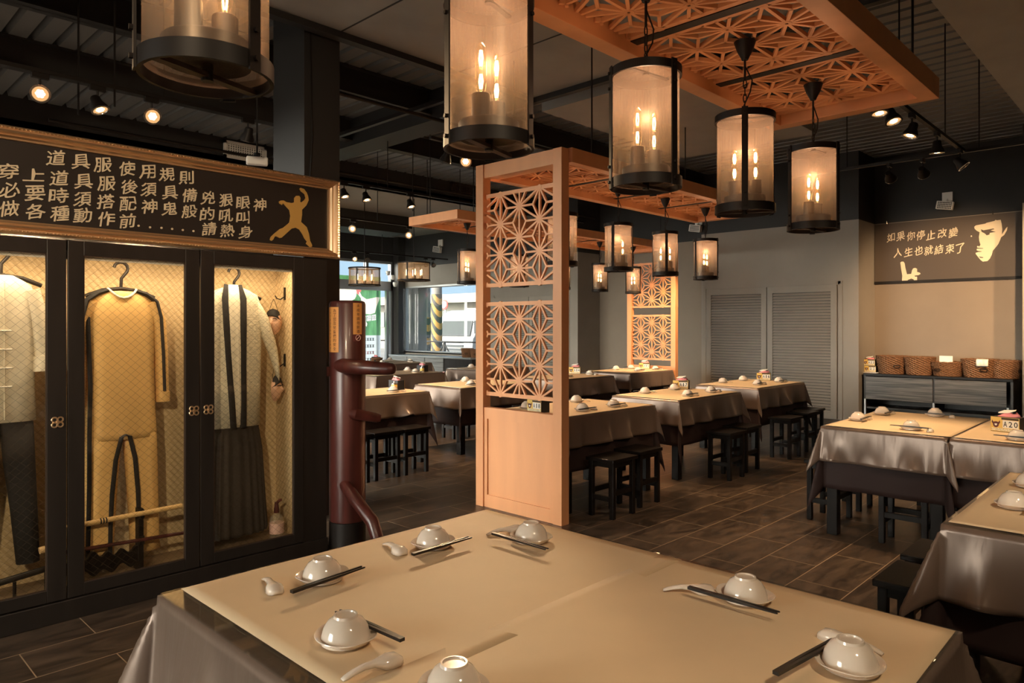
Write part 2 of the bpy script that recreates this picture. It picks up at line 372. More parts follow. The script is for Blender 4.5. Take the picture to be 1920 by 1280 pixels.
struct('wall_window_upper', MB().box(XB, XW, 9.21, YW, 2.99, ZD + .1), 'ceil')
f = struct('window_1', MB().box(XB + .0, XB + .1, WY0, WY1, WZ0 - .03, WZ0 + .03).box(XB, XB + .1, WY0, WY1, WZ1 - .04, WZ1).box(XB, XB + .1, WY0, WY0 + .05, WZ0, WZ1).box(XB, XB + .1, WY1 - .05, WY1, WZ0, WZ1), 'alu')
MB().box(XB + .045, XB + .053, WY0 + .05, WY1 - .05, WZ0 + .03, WZ1 - .04).build('pane', 'glass', f)
# wall across the far left: glazed door with a transom
DX0, DX1 = 9.0, 11.24
o = MB().box(XS - .15, DX0, YW, YW + .15, 0, ZD).box(DX1, XB + .2, YW, YW + .15, 0, 3.8).box(DX0, DX1, YW, YW + .15, 3.14, 3.8)
struct('wall_left', o, 'ceil')
f = struct('door_1', MB().box(DX0, DX1, YW, YW + .12, 2.38, 2.62).box(DX1 - .05, DX1, YW, YW + .12, 0, 3.14).box(DX1 - .17, DX1 - .09, YW + .02, YW + .1, 0, 2.38).box(DX0, DX1, YW, YW + .12, 3.08, 3.14).box(10.42, 10.50, YW, YW + .1, 2.62, 3.1).box(DX0, DX0 + .1, YW, YW + .12, 0, 3.14), 'alu')
MB().box(DX0 + .1, DX1 - .17, YW + .05, YW + .058, .02, 2.38).build('pane', 'glass', f)
MB().box(DX0 + .1, DX1 - .05, YW + .05, YW + .058, 2.62, 3.08).build('pane', 'glass', f)
struct('column_corner', MB().box(11.27, XB - .002, YW - .22, YW - .002, 0, 3.78), 'darkframe')
# street side: a short wall beside the viewer, a return behind the cabinet, a glazed frontage beyond
o = MB().box(-3.45, -3.3, -3.3, 4.5, 0, .35).box(-3.45, -3.3, -3.3, 4.5, 2.3, ZD).box(-3.45, -3.3, -3.3, 2.0, .35, 2.3).box(-3.45, -3.3, 3.9, 4.5, .35, 2.3)
struct('wall_street', o, 'greyb')
struct('wall_return', MB().box(-3.45, .3, 4.41, 4.53, 0, ZD), 'greyb')
o = MB().box(XS - .15, XS, 4.53, YW, 0, .12).box(XS - .15, XS, 4.53, YW, 2.95, ZD)
for a, b in ((4.53, 4.9), (9.3, 9.8), (14.7, YW)): o.box(XS - .15, XS, a, b, .12, 2.95)
struct('wall_frontage', o, 'greyb')
for i, (x, a, b, z0, z1) in enumerate(((-3.42, 2.0, 3.9, .35, 2.3), (XS - .12, 4.9, 9.3, .12, 2.95), (XS - .12, 9.8, 14.7, .12, 2.95))):
    f = MB().box(x, x + .08, a, b, z0, z0 + .05).box(x, x + .08, a, b, z1 - .05, z1)
    n = max(1, round((b - a) / 1.6))
    for k in range(1, n): f.box(x, x + .08, a + (b - a) * k / n - .025, a + (b - a) * k / n + .025, z0 + .05, z1 - .05)
    f = struct('window_%d' % (i + 2), f, 'darkframe')
    MB().box(x + .036, x + .044, a, b, z0 + .05, z1 - .05).build('pane', 'glass', f)
struct('wall_back', MB().box(-3.3, XW, -3.45, -3.3, 0, ZD), 'greyb')
# steel column beside the costume cabinet
struct('column', MB().box(2.755, 3.06, 4.82, 5.295, 0, ZD), 'black')
c_ = MB().tube([(2.80, 4.81, 3.7), (2.81, 4.81, 3.2), (2.82, 4.812, 2.9), (2.80, 4.81, 2.6), (2.815, 4.81, 2.4)], .006, 6).build('conduit_cable', 'iron')
tag(c_, 'thin black cable running down the dark column', 'cable')
# louvred closet doors
def louver_door(name, y0, y1, x, zt):
    f = MB()
    f.box(x - .03, x, y0, y0 + .09, 0.02, zt).box(x - .03, x, y1 - .09, y1, .02, zt).box(x - .03, x, y0 + .09, y1 - .09, zt - .10, zt).box(x - .03, x, y0 + .09, y1 - .09, .02, .10)
    d = struct(name, f, 'grey')
    s = MB(); n = 41; h = (zt - .2) / n
    MB().box(x - .004, x - .001, y0 + .09, y1 - .09, .1, zt - .1).build('louver_gap_shade', 'black', d)  # black sheet stands in for the shade in the gaps between slats
    for i in range(n):
        z = .1 + h * i
        s.add([(x - .006, y0 + .09, z + h * .80), (x - .006, y1 - .09, z + h * .80), (x - .028, y1 - .09, z + h * .12), (x - .028, y0 + .09, z + h * .12),
               (x - .006, y0 + .09, z + h * .68), (x - .006, y1 - .09, z + h * .68), (x - .028, y1 - .09, z + h * .0), (x - .028, y0 + .09, z + h * .0)],
              [(0, 1, 2, 3), (4, 7, 6, 5), (3, 2, 6, 7), (0, 3, 7, 4), (1, 5, 6, 2)])
    s.build('louver_slats', 'grey', d)
louver_door('door_2', 4.05, 5.165, XB, 2.10); louver_door('door_3', 5.18, 6.28, XB, 2.10)
louver_door('door_4', 9.5, 10.55, XB, 2.10); louver_door('door_5', 10.565, 11.62, XB, 2.10)
o = MB()
for a, b in ((4.0, 6.33), (9.45, 11.67)):
    o.box(XB - .012, XB, a - .03, a + .035, 0, 2.16).box(XB - .012, XB, b - .035, b + .03, 0, 2.16).box(XB - .012, XB, a, b, 2.11, 2.16)
struct('trim_2', o, 'grey')

# ================================================================== OUTSIDE
struct('wall_sky_blocker', MB().box(-3.45, XW + .15, -3.45, 4.53, 4.45, 16).box(XS - .15, XW + .15, 4.53, YW + .15, 4.45, 16), 'greyb')  # unseen mass added above the room to cut sky light on the street
struct('ground_outside', MB().box(-40, 90, -30, 90, -.35, -.3), mat('asphalt', (.11, .11, .11), .8, noise=(2, .15)))
g = thing('commercial_building', 'pale concrete building with a deep flat roof beyond the street', 'building', (34, 30, -.3))
MB().box(0, 6, -14, 26, 0, 3.4).build('facade', mat('pale_concrete', (.20, .185, .16), .8, noise=(.6, .1)), g)
MB().box(-1.6, 6.2, -14.5, 26.5, 3.4, 4.0).build('roof_slab', mat('roof_grey', (.20, .185, .165), .8), g)
for i in range(9): MB().box(-.06, .0, -11 + i * 4, -9 + i * 4, 1.7, 2.9).build('window', mat('dark_glass', (.07, .08, .09), .2), g)
q = at(833, 571, 'x', 32.0)
nps = MB().lathe([(.0, 0), (.34, 0), (.34, .05), (0, .05)], 24); nps.v = [(z, x, y) for x, y, z in nps.v]
t = thing('road_sign', 'round red and white road sign beyond the street', 'road sign', (q.x, q.y, q.z))
nps.build('sign_ring', mat('sign_red', (.6, .04, .04), .5), t)
nps = MB().lathe([(.0, .06), (.23, .06), (.23, .0), (0, 0)], 24); nps.v = [(-z, x, y) for x, y, z in nps.v]; nps.build('sign_face', 'white', t)
MB().tube([(.1, 0, -.3 - q.z), (.1, 0, .4)], .05, 8).build('post', 'alu', t)
# utility pole with hazard stripes
hz = mat('yellow_black_hazard', (.8, .55, .08), .6); nt = hz.node_tree; tc = nt.nodes.new('ShaderNodeTexCoord'); sp = nt.nodes.new('ShaderNodeSeparateXYZ')
nt.links.new(tc.outputs['Object'], sp.inputs[0]); mm = nt.nodes.new('ShaderNodeMath'); mm.operation = 'MULTIPLY_ADD'; mm.inputs[1].default_value = -1.6; nt.links.new(sp.outputs['Y'], mm.inputs[0]); nt.links.new(sp.outputs['Z'], mm.inputs[2])
m2 = nt.nodes.new('ShaderNodeMath'); m2.operation = 'MULTIPLY'; m2.inputs[1].default_value = 2.3; nt.links.new(mm.outputs[0], m2.inputs[0])
m3 = nt.nodes.new('ShaderNodeMath'); m3.operation = 'FRACT'; nt.links.new(m2.outputs[0], m3.inputs[0]); m4 = nt.nodes.new('ShaderNodeMath'); m4.operation = 'GREATER_THAN'; m4.inputs[1].default_value = .5; nt.links.new(m3.outputs[0], m4.inputs[0])
mx = nt.nodes.new('ShaderNodeMix'); mx.data_type = 'RGBA'; mx.inputs[6].default_value = (.03, .03, .03, 1); mx.inputs[7].default_value = (.36, .20, .045, 1); nt.links.new(m4.outputs[0], mx.inputs[0]); nt.links.new(mx.outputs[2], nt.nodes['Principled BSDF'].inputs['Base Color'])
t = thing('utility_pole', 'grey concrete utility pole with yellow and black hazard stripes outside the window', 'utility pole', (15.0, 18.55, -.3))
MB().tube([(0, 0, 0), (0, 0, 9)], [.24, .18], 20).build('shaft', mat('pole_concrete', (.20, .19, .175), .8, noise=(5, .15)), t, smooth=True)
MB().lathe([(.242, .1), (.236, 2.05)], 20).build('hazard_band', hz, t, smooth=True)
t = thing('utility_pole', 'second hazard striped pole close behind the grey utility pole', 'utility pole', (16.4, 19.55, -.3))
MB().tube([(0, 0, 0), (0, 0, 9)], [.2, .16], 20).build('shaft', bpy.data.materials['pole_concrete'], t, smooth=True)
MB().lathe([(.205, .1), (.195, 2.9)], 20).build('hazard_band', hz, t, smooth=True)
q = at(771, 597, 'x', 17.0)
b_ = MB().box(-.03, .03, -.28, .28, -.3, .3).box(.03, .07, -.03, .03, -.3 - q.z, .3).build('blue_sign', mat('blue_board', (.05, .15, .36), .5), None, loc=q); tag(b_, 'blue board standing beside the striped utility pole', 'sign')
# railing
t = thing('railing', 'black metal street railing with crossed braces outside the window', 'railing', (13.2, 16, -.3))
r = MB()
r.tube([(0, -5, 1.32), (0, 6, 1.32)], .022, 8).tube([(0, -5, .35), (0, 6, .35)], .02, 8); r.build('rail', 'iron', t)
for k in range(6):
    y = -4.6 + k * 2.0; MB().box(-.03, .03, y - .03, y + .03, 0, 1.32).tube([(0, y, 1.25), (0, y + .8, .4)], .02, 6).tube([(0, y, 1.25), (0, y - .8, .4)], .02, 6).build('post', 'iron', t)
# truck
TW = mat('truck_white', (.24, .243, .247), .3, coat=.4); TK = mat('truck_dark', (.05, .055, .06), .5, spec=.1)
q = at(852, 640, 'x', 20.5)
t = thing('truck', 'white cab-over truck parked across the street', 'truck', (20.5, q.y, -.3), .12)
o = MB(); prof = [(-.05, .45), (-.12, .9), (-.08, 1.25), (.02, 1.32), (.28, 2.05), (.55, 2.35), (1.0, 2.48), (2.0, 2.5), (2.0, .45)]
o.rings([[(x_, y_, z_) for x_, z_ in prof] for y_ in (-1.12, -1.02, 1.02, 1.12)]); o.build('cab', TW, t, bevel=.04)
MB().prism([(-.03, -.9, 1.36), (-.03, .9, 1.36), (.215, .86, 2.0), (.215, -.86, 2.0)], (.03, 0, -.012)).build('windscreen', TK, t)
for k in range(3): MB().box(-.16, -.06, -.62, .62, .72 + k * .16, .80 + k * .16).build('grille_bar', TK, t)
for s_ in (-1, 1):
    MB().box(-.15, -.05, s_ * .98 - .12, s_ * .98 + .12, .62, .82).build('headlight', mat('headlamp', (.6, .62, .65), .1), t)
    MB().box(-.1, .05, s_ * 1.32 - .12, s_ * 1.32 + .12, 1.45, 2.0).box(-.02, .04, min(s_ * 1.1, s_ * 1.3), max(s_ * 1.1, s_ * 1.3), 1.9, 1.95).build('mirror', TK, t)
    w = MB().tube([(0, -.14, 0), (0, .14, 0)], .44, 20).build('wheel', TK, t, loc=(.75, s_ * .98, .44))
MB().box(-.2, .0, -1.1, 1.1, .32, .58).build('bumper', TW, t, bevel=.03)
MB().box(2.1, 7.0, -1.15, 1.15, .6, 2.6).build('cargo_box', TW, t)
# poultry poster behind the glass door
def banner(name, col, noise=None):
    m = mat(name, col, .7, noise=noise); nt = m.node_tree; b = nt.nodes['Principled BSDF']; out = nt.nodes['Material Output']
    t = nt.nodes.new('ShaderNodeBsdfTranslucent'); t.inputs[0].default_value = (*col, 1)
    if noise: nt.links.new(b.inputs['Base Color'].links[0].from_socket, t.inputs[0])
    x = nt.nodes.new('ShaderNodeMixShader'); x.inputs[0].default_value = .6; nt.links.new(b.outputs[0], x.inputs[1]); nt.links.new(t.outputs[0], x.inputs[2]); nt.links.new(x.outputs[0], out.inputs[0])
    return m
pm = banner('poster_green', (.09, .25, .10), (7, .45, (1, 1, .25)))
PY = YW + .35
t = thing('poultry_poster', 'tall poster of white hens on green grass above a printed price list', 'poster', (9.0, PY, .0))
from mathutils.geometry import delaunay_2d_cdt
def pp(pts): return [((v := at(620 + x / 5.12, 430 + y_ / 5.12, 'y', PY)).x - 9.0, v.z) for x, y_ in pts]
shapes = [('poster_picture', pm, [(0, 1.22), (2.12, 1.22), (2.12, 2.75), (0, 2.75)])]
HEN, COMB, WB = banner('hen_white', (.84, .74, .64), (9, .10)), banner('comb_red', (.75, .16, .16)), banner('block_white', (.85, .85, .85))
shapes += [('hen', HEN, pp([(262, 585), (280, 600), (300, 640), (345, 670), (400, 660), (440, 650), (470, 652), (465, 680), (440, 740), (425, 800), (380, 815), (335, 810), (310, 770), (295, 720), (290, 660), (265, 625)])),
    ('hen', HEN, pp([(60, 558), (240, 558), (250, 600), (245, 640), (230, 668), (130, 720), (70, 668), (60, 600)])),
    ('comb', COMB, pp([(245, 580), (250, 562), (275, 558), (295, 570), (290, 600), (275, 598), (270, 625), (255, 620)])),
    ('hen_leg', HEN, pp([(330, 885), (340, 885), (352, 905), (345, 932), (335, 925), (338, 908)]))]
for k in range(3):
    cx = 322 + k * 46; shapes.append(('white_block', WB, pp([(cx - 20, 832 - k * 6), (cx + 20, 828 - k * 6), (cx + 20, 882 - k * 6), (cx - 20, 886 - k * 6)])))
vc, fi = [], []
for _, _, pts in shapes:
    if sum(pts[i_ - 1][0] * pts[i_][1] - pts[i_][0] * pts[i_ - 1][1] for i_ in range(len(pts))) < 0: pts = pts[::-1]
    fi.append(list(range(len(vc), len(vc) + len(pts)))); vc += [Vector(q_) for q_ in pts]
ov, oe, of, _, _, src = delaunay_2d_cdt(vc, [], fi, 1, 1e-5)
k = 0
for n_, (name, m, _) in enumerate(shapes):      # every printed shape is its own piece of the sheet
    fs = [f for f, sr in zip(of, src) if sr and max(sr) == n_]; w = MB(); w.add([(v.x, 0, v.y) for v in ov], fs); w = w.build(name, m, t)
    bm = bmesh.new(); bm.from_mesh(w.data); bmesh.ops.delete(bm, geom=[v for v in bm.verts if not v.link_faces], context='VERTS'); bm.to_mesh(w.data); bm.free()
    if name == 'white_block':
        cx = 322 + k * 46; o = MB(); glyph(o, '的任胖'[k], at(620 + cx / 5.12, 430 + (857 - k * 6) / 5.12, 'y', PY - .006) - Vector((9.0, PY, 0)), Vector((1, 0, 0)), Vector((0, 0, 1)), .14, Vector((0, 0, 0))); o.build('character', 'tagk', w); k += 1
MB().add([(0, 0, .25), (2.12, 0, .25), (2.12, 0, 1.22), (0, 0, 1.22)], [(0, 1, 2, 3)]).build('price_list', banner('poster_white', (.52, .58, .62)), t); MB().box(.1, .16, .03, .06, -.3, 2.6).box(1.96, 2.02, .03, .06, -.3, 2.6).build('support', 'alu', t)
o = MB(); o2 = MB()
for r_ in range(5):
    z = 1.12 - r_ * .175
    for k in range(16):
        if k == 8: continue
        tgt = o2 if (r_ == 2 and k > 10) else o
        x = .62 + k * .082
        if (k * 7 + r_ * 3) % 11 == 0: continue
        tgt.box(x, x + .062, -.008, 0, z - .035, z - .02).box(x + .01, x + .05, -.008, 0, z - .005, z + .01).box(x + .024, x + .038, -.008, 0, z - .04, z + .03).box(x, x + .062, -.008, 0, z + .022, z + .035)
o.build('printed_rows', 'tagk', t); o2.build('printed_rows_pink', 'pink', t)

# ================================================================== COSTUME CABINET
CX0, CX1, CY, CT = .30, 2.46, 4.04, 1.885
cab = thing('costume_cabinet', 'dark lacquered display cabinet with wired glass doors and costumes inside', 'cabinet')
o = MB().box(2.292, CX1, CY - .015, 4.40, 0, CT).box(CX0, .352, CY - .015, 4.40, 0, CT).box(.352, 2.292, CY, 4.40, 1.83, CT).box(.352, 2.292, 4.345, 4.40, 0, 1.83)
o.build('body', 'cab', cab, bevel=.003)
MB().box(CX0, CX1, CY - .03, 4.40, 0, .102).build('plinth', 'cab', cab, bevel=.003)
MB().box(.352, 2.292, CY + .01, 4.345, .102, .135).build('shelf_floor', mat('shelf_board', (.22, .15, .09), .4), cab)
MB().box(.352, 2.27, 4.33, 4.345, .135, 1.83).build('wallpaper_back', 'wallpaper', cab)
MB().box(2.27, 2.292, CY + .01, 4.345, .135, 1.83).build('wallpaper_side', 'wallpaper_side', cab)
for x0, x1, g0, g1, hx in ((.357, 1.0, .425, .917, .960), (1.006, 1.650, 1.076, 1.573, 1.617), (1.656, 2.289, 1.730, 2.226, 1.697)):
    d = MB().box(x0, g0, CY - .022, CY - .001, .108, 1.878).box(g1, x1, CY - .022, CY - .001, .108, 1.878).box(g0, g1, CY - .022, CY - .001, .108, .168).box(g0, g1, CY - .022, CY - .001, 1.806, 1.878).build('door', 'cab', cab, bevel=.002)
    MB().box(g0, g1, CY - .012, CY - .007, .168, 1.806).build('glass_pane', 'wired', d)
    MB().box(g0, g0 + .004, CY - .020, CY - .006, .168, 1.806).box(g1 - .004, g1, CY - .02, CY - .006, .168, 1.806).box(g0, g1, CY - .02, CY - .006, .168, .172).box(g0, g1, CY - .02, CY - .006, 1.802, 1.806).build('bead', 'bronze', d)
    h = MB()
    for a in range(4):
        cx, cz = hx + .0125 * (1 if a % 2 else -1), .983 + .0125 * (1 if a > 1 else -1)
        h.tube([(cx + .0115 * math.cos(k * PI / 6), CY - .030, cz + .0115 * math.sin(k * PI / 6)) for k in range(13)], .004, 6)
    h.tube([(hx, CY - .036, .983), (hx, CY - .020, .983)], [.006, .006], 8)
    h.build('handle', 'gold', d, smooth=True)
for x in (.70, 1.32, 1.96):
    lamp('AREA', 'cabinet_strip_light', (x, CY + .045, 1.822), 1.8, (1, .74, .46), (x, CY + .17, 0), .5, sy=.02)
    m_ = MB().box(x - .26, x + .26, CY + .03, CY + .065, 1.824, 1.83).box(x - .32, x + .32, CY + .012, CY + .018, 1.786, 1.83).build('light_strip', 'white', cab)  # front lip added to keep the strip's reflection off the table glass

# ------------------------------------------------------------------ framed rules sign on top
sg = thing('framed_rules_sign', 'long dark sign with cream characters in a gold frame above the cabinet', 'sign')
SX0, SX1, SZ0, SZ1, SY = .10, 2.533, 1.886, 2.386, 4.02
loops = []
for ins, dep in ((0, 0), (0, .035), (.010, .046), (.018, .040), (.024, .040), (.032, .055), (.042, .050), (.050, .034), (.058, .036), (.066, .022), (.076, .020), (.078, .002)):
    y = SY - dep; loops.append([(SX0 + ins, y, SZ0 + ins * .8), (SX1 - ins, y, SZ0 + ins * .8), (SX1 - ins, y, SZ1 - ins * .8), (SX0 + ins, y, SZ1 - ins * .8)])
MB().rings(loops, cap=False).build('frame', 'gold', sg)
b = MB()
for i in range(150):
    x = SX0 + .02 + (SX1 - SX0 - .04) * i / 149
    for z in (SZ0 + .011, SZ1 - .011): b.lathe([(0, -.005), (.004, -.003), (.0055, 0), (.004, .003), (0, .005)], 6, (x, SY - .043, z))
for i in range(28):
    for x in (SX1 - .014,): b.lathe([(0, -.005), (.004, -.003), (.0055, 0), (.004, .003), (0, .005)], 6, (x, SY - .043, SZ0 + .03 + .44 * i / 27))
b.build('frame_beading', 'gold', sg, smooth='all')
MB().box(SX0 + .05, SX1 - .05, SY - .006, SY, SZ0 + .04, SZ1 - .04).build('board', 'signb', sg)
RX, UP, ZERO = Vector((1, 0, 0)), Vector((0, 0, 1)), Vector((0, 0, 0))
rows = [('道', 105, 296), ('具', 152, 303), ('服', 193, 309), ('使', 238, 316), ('用', 277, 322), ('規', 313, 327), ('則', 350, 333),
 ('穿', 15, 321), ('上', 64, 328), ('道', 111, 334), ('具', 157, 340), ('服', 200, 344), ('後', 242, 350), ('須', 279, 355), ('具', 319, 361), ('備', 355, 366), ('兇', 390, 371), ('狠', 424, 375), ('眼', 456, 380), ('神', 487, 384),
 ('必', 18, 356), ('要', 65.5, 362), ('時', 110, 367), ('須', 155, 373), ('搭', 198, 378), ('配', 240, 382), ('神', 280, 387), ('鬼', 318, 391), ('般', 355, 396), ('的', 388.5, 401), ('吼', 424, 404), ('叫', 456, 408),
 ('做', 17, 391), ('各', 66, 396), ('種', 112.5, 400), ('動', 155, 404), ('作', 199, 410), ('前', 239, 414), ('請', 392, 429), ('熱', 426, 432), ('身', 460, 435)]
o = MB()
for ch, px, py in rows:
    c = at(px, py, 'y', SY - .009); glyph(o, ch, c, RX, UP, 1, Vector((0, .06, 0)), brush=.07, bold=.010, fit=(.078, .072) if ch not in '上' else (.085, .06))
for px, py in ((260, 423), (281.5, 426), (303, 427), (323, 429), (343, 431), (363, 433)):
    c = at(px, py, 'y', SY - .009); MB().prism([c + Vector((.006 * math.cos(k * PI / 4), 0, .006 * math.sin(k * PI / 4))) for k in range(8)], (0, .004, 0)).build('ellipsis_dot', 'cream', sg)
o.build('lettering', 'cream', sg, solid=.004)
fig = [(1425,400),(1445,378),(1475,378),(1488,400),(1485,440),(1495,450),(1530,425),(1545,400),(1535,360),(1515,345),(1495,330),(1480,305),(1490,293),(1525,305),(1555,345),(1570,385),(1575,425),(1550,480),(1505,525),(1505,580),(1495,655),(1555,710),(1578,780),(1590,855),(1610,895),(1612,915),(1590,920),(1550,885),(1560,860),(1535,830),(1510,780),(1480,735),(1440,715),(1395,725),(1345,770),(1290,820),(1270,825),(1230,805),(1215,810),(1200,840),(1185,853),(1168,845),(1175,815),(1205,785),(1270,730),(1310,715),(1375,660),(1385,590),(1375,530),(1320,470),(1300,455),(1295,475),(1270,460),(1262,440),(1280,428),(1310,427),(1340,445),(1400,455),(1425,445)]
MB().prism([at(300 + x / 5.647, 300 + y / 5.647, 'y', SY - .014) for x, y in fig], (0, .008, 0)).build('figure_emblem', 'ochre', sg)

# ------------------------------------------------------------------ costumes inside
def loft(secs, n=20, fold=0, k=5, seed=0):
    """secs: (z, cx, cy, half width, half depth)"""
    R = []
    for i, (z, cx, cy, hw, hd) in enumerate(secs):
        r = []
        for j in range(n):
            a = 2 * PI * j / n; f = 1 + fold * math.sin(a * k + seed + i * .35) * (i / max(1, len(secs) - 1)) ** .6
            ca, sa = math.cos(a), math.sin(a)
            r.append((cx + math.copysign(abs(ca) ** .8, ca) * hw, cy + math.copysign(abs(sa) ** .8, sa) * hd * f, z))
        R.append(r)
    return MB().rings(R)
GY = 4.19
def hanger(x, z, label):
    t = thing('coat_hanger', label, 'hanger', (x, GY, z))
    MB().tube([(.034 * math.cos(a), 0, .108 + .034 * math.sin(a)) for a in [3.0 - k * .42 for k in range(10)]] + [(.002, 0, .055), (0, 0, .0)], .0085, 8).build('hook', 'iron', t, smooth=True)
    MB().tube([(-.17, 0, -.045), (-.09, 0, -.012), (0, 0, 0), (.09, 0, -.012), (.17, 0, -.045)], .011, 8).build('shoulder_bar', 'iron', t, smooth=True)
    MB().tube([(0, 0, .139), (0, 0, .185)], .004, 6).tube([(-.014, 0, .172), (.014, 0, .172)], .006, 6).build('peg', 'bronze', t)
    return t
# yellow suit
hanger(1.30, 1.655, 'black clothes hanger holding the yellow suit')
t = thing('yellow_jumpsuit', 'yellow jumpsuit with black side stripes hanging behind the middle door', 'costume', (0, 0, 0))
tor = [(1.640, 1.30, GY, .070, .030), (1.625, 1.30, GY, .105, .036), (1.605, 1.30, GY, .150, .042), (1.57, 1.30, GY, .172, .048), (1.50, 1.30, GY, .172, .052), (1.38, 1.30, GY, .170, .055), (1.2, 1.30, GY, .166, .057), (1.0, 1.302, GY, .172, .058), (.88, 1.304, GY, .176, .056), (.845, 1.304, GY, .175, .054)]
loft(tor, 36, .05, 9).build('torso', 'yellow', t, smooth='all')
for s_ in (-1, 1):
    loft([(.95, 1.304 + s_ * .086, GY, .060, .030), (.86, 1.304 + s_ * .089, GY, .086, .046), (.78, 1.304 + s_ * .094, GY, .085, .05), (.7, 1.304 + s_ * .098, GY, .082, .048), (.5, 1.304 + s_ * .108, GY, .078, .044), (.3, 1.304 + s_ * .115, GY, .075, .042), (.22, 1.304 + s_ * .118, GY, .078, .045)], 24, .10, 6, s_).build('trouser_leg', 'yellow', t, smooth='all')
    sl = MB().tube([(1.30 + s_ * .145, GY, 1.585), (1.30 + s_ * .19, GY + .005, 1.48), (1.30 + s_ * .207, GY + .005, 1.3), (1.30 + s_ * .215, GY + .005, 1.07)], [.045, .042, .036, .034], 14).build('sleeve', 'yellow', t, smooth=True)
    MB().tube([(1.30 + s_ * .215, GY + .005, 1.085), (1.30 + s_ * .217, GY + .005, 1.03)], [.039, .037], 14).build('cuff', 'yellow', sl, smooth=True)
    MB().tube([(1.30 + s_ * .055, GY - .012, 1.648), (1.30 + s_ * .12, GY - .022, 1.628), (1.30 + s_ * .175, GY - .022, 1.585), (1.30 + s_ * .195, GY - .034, 1.50), (1.30 + s_ * .207, GY - .034, 1.3), (1.30 + s_ * .214, GY - .032, 1.09)], [.018, .026, .026, .020, .017, .016], 8, flat=.5).build('black_stripe', 'blackcloth', t, smooth=True)
    MB().tube([(1.304 + s_ * .02, GY - .062, .862), (1.304 + s_ * .048, GY - .060, .74), (1.304 + s_ * .064, GY - .055, .56), (1.304 + s_ * .070, GY - .050, .4), (1.304 + s_ * .072, GY - .050, .23)], [.011, .012, .012, .011, .011], 8, flat=.5).build('black_stripe', 'blackcloth', t, smooth=True)
    if s_ < 0: MB().tube([(1.30 - .168, GY - .03, 1.5), (1.30 - .160, GY - .045, 1.15), (1.302 - .166, GY - .045, .9), (1.304 - .168, GY - .042, .6), (1.304 - .176, GY - .042, .23)], .011, 8, flat=.5).build('black_stripe', 'blackcloth', t, smooth=True)
MB().tube([(1.304 - .02, GY - .062, .862), (1.304, GY - .063, .872), (1.304 + .02, GY - .062, .862)], .011, 8, flat=.5).build('black_stripe', 'blackcloth', t, smooth=True)
MB().tube([(1.30 + .07 * math.cos(a), GY - .02 + .028 * math.sin(a), 1.628 + .024 * math.cos(2 * a)) for a in [2 * PI * k / 20 for k in range(21)]], .006, 6).build('neckline', 'ivory', t, smooth=True)
# white jacket and black trousers
hanger(.763, 1.70, 'black clothes hanger holding the white jacket')
t = thing('white_jacket', 'white stand-collar jacket with knotted buttons in the cabinet', 'costume')
loft([(1.70, .763, GY, .05, .03), (1.68, .763, GY, .085, .036), (1.655, .763, GY, .125, .045), (1.60, .763, GY, .142, .052), (1.4, .763, GY, .142, .056), (1.2, .763, GY, .140, .056), (.985, .763, GY, .146, .052)], 32, .05, 7).build('torso', 'ivory', t, smooth='all')
for s_ in (-1, 1):
    sl = MB().tube([(.763 + s_ * .115, GY, 1.63), (.763 + s_ * .15, GY, 1.50), (.763 + s_ * .178, GY - .005, 1.30)], [.05, .048, .044], 14).build('sleeve', 'ivory', t, smooth=True)
    MB().tube([(.763 + s_ * .175, GY - .005, 1.30), (.763 + s_ * .176, GY - .01, 1.225)], [.052, .052], 14).build('cuff', 'ivory', sl, smooth=True)
b = MB()
for z in (1.43, 1.34, 1.25, 1.16): b.tube([(.763 - .03, GY - .060, z), (.763 + .035, GY - .060, z)], .004, 6)
b.build('knot_button', 'white', t); MB().tube([(.768, GY - .056, 1.66), (.768, GY - .06, 1.3), (.768, GY - .056, 1.0)], .003, 6).build('placket', 'ivory', t)
t = thing('black_trousers', 'black trousers hanging below the white jacket', 'costume')
for s_ in (-1, 1):
    loft([(1.0, .763 + s_ * .065, GY, .07, .04), (.8, .763 + s_ * .075, GY, .068, .042), (.55, .763 + s_ * .095, GY, .058, .040), (.28, .763 + s_ * .112, GY, .05, .036)], 18, .1, 4).build('trouser_leg', 'blackcloth', t, smooth='all')
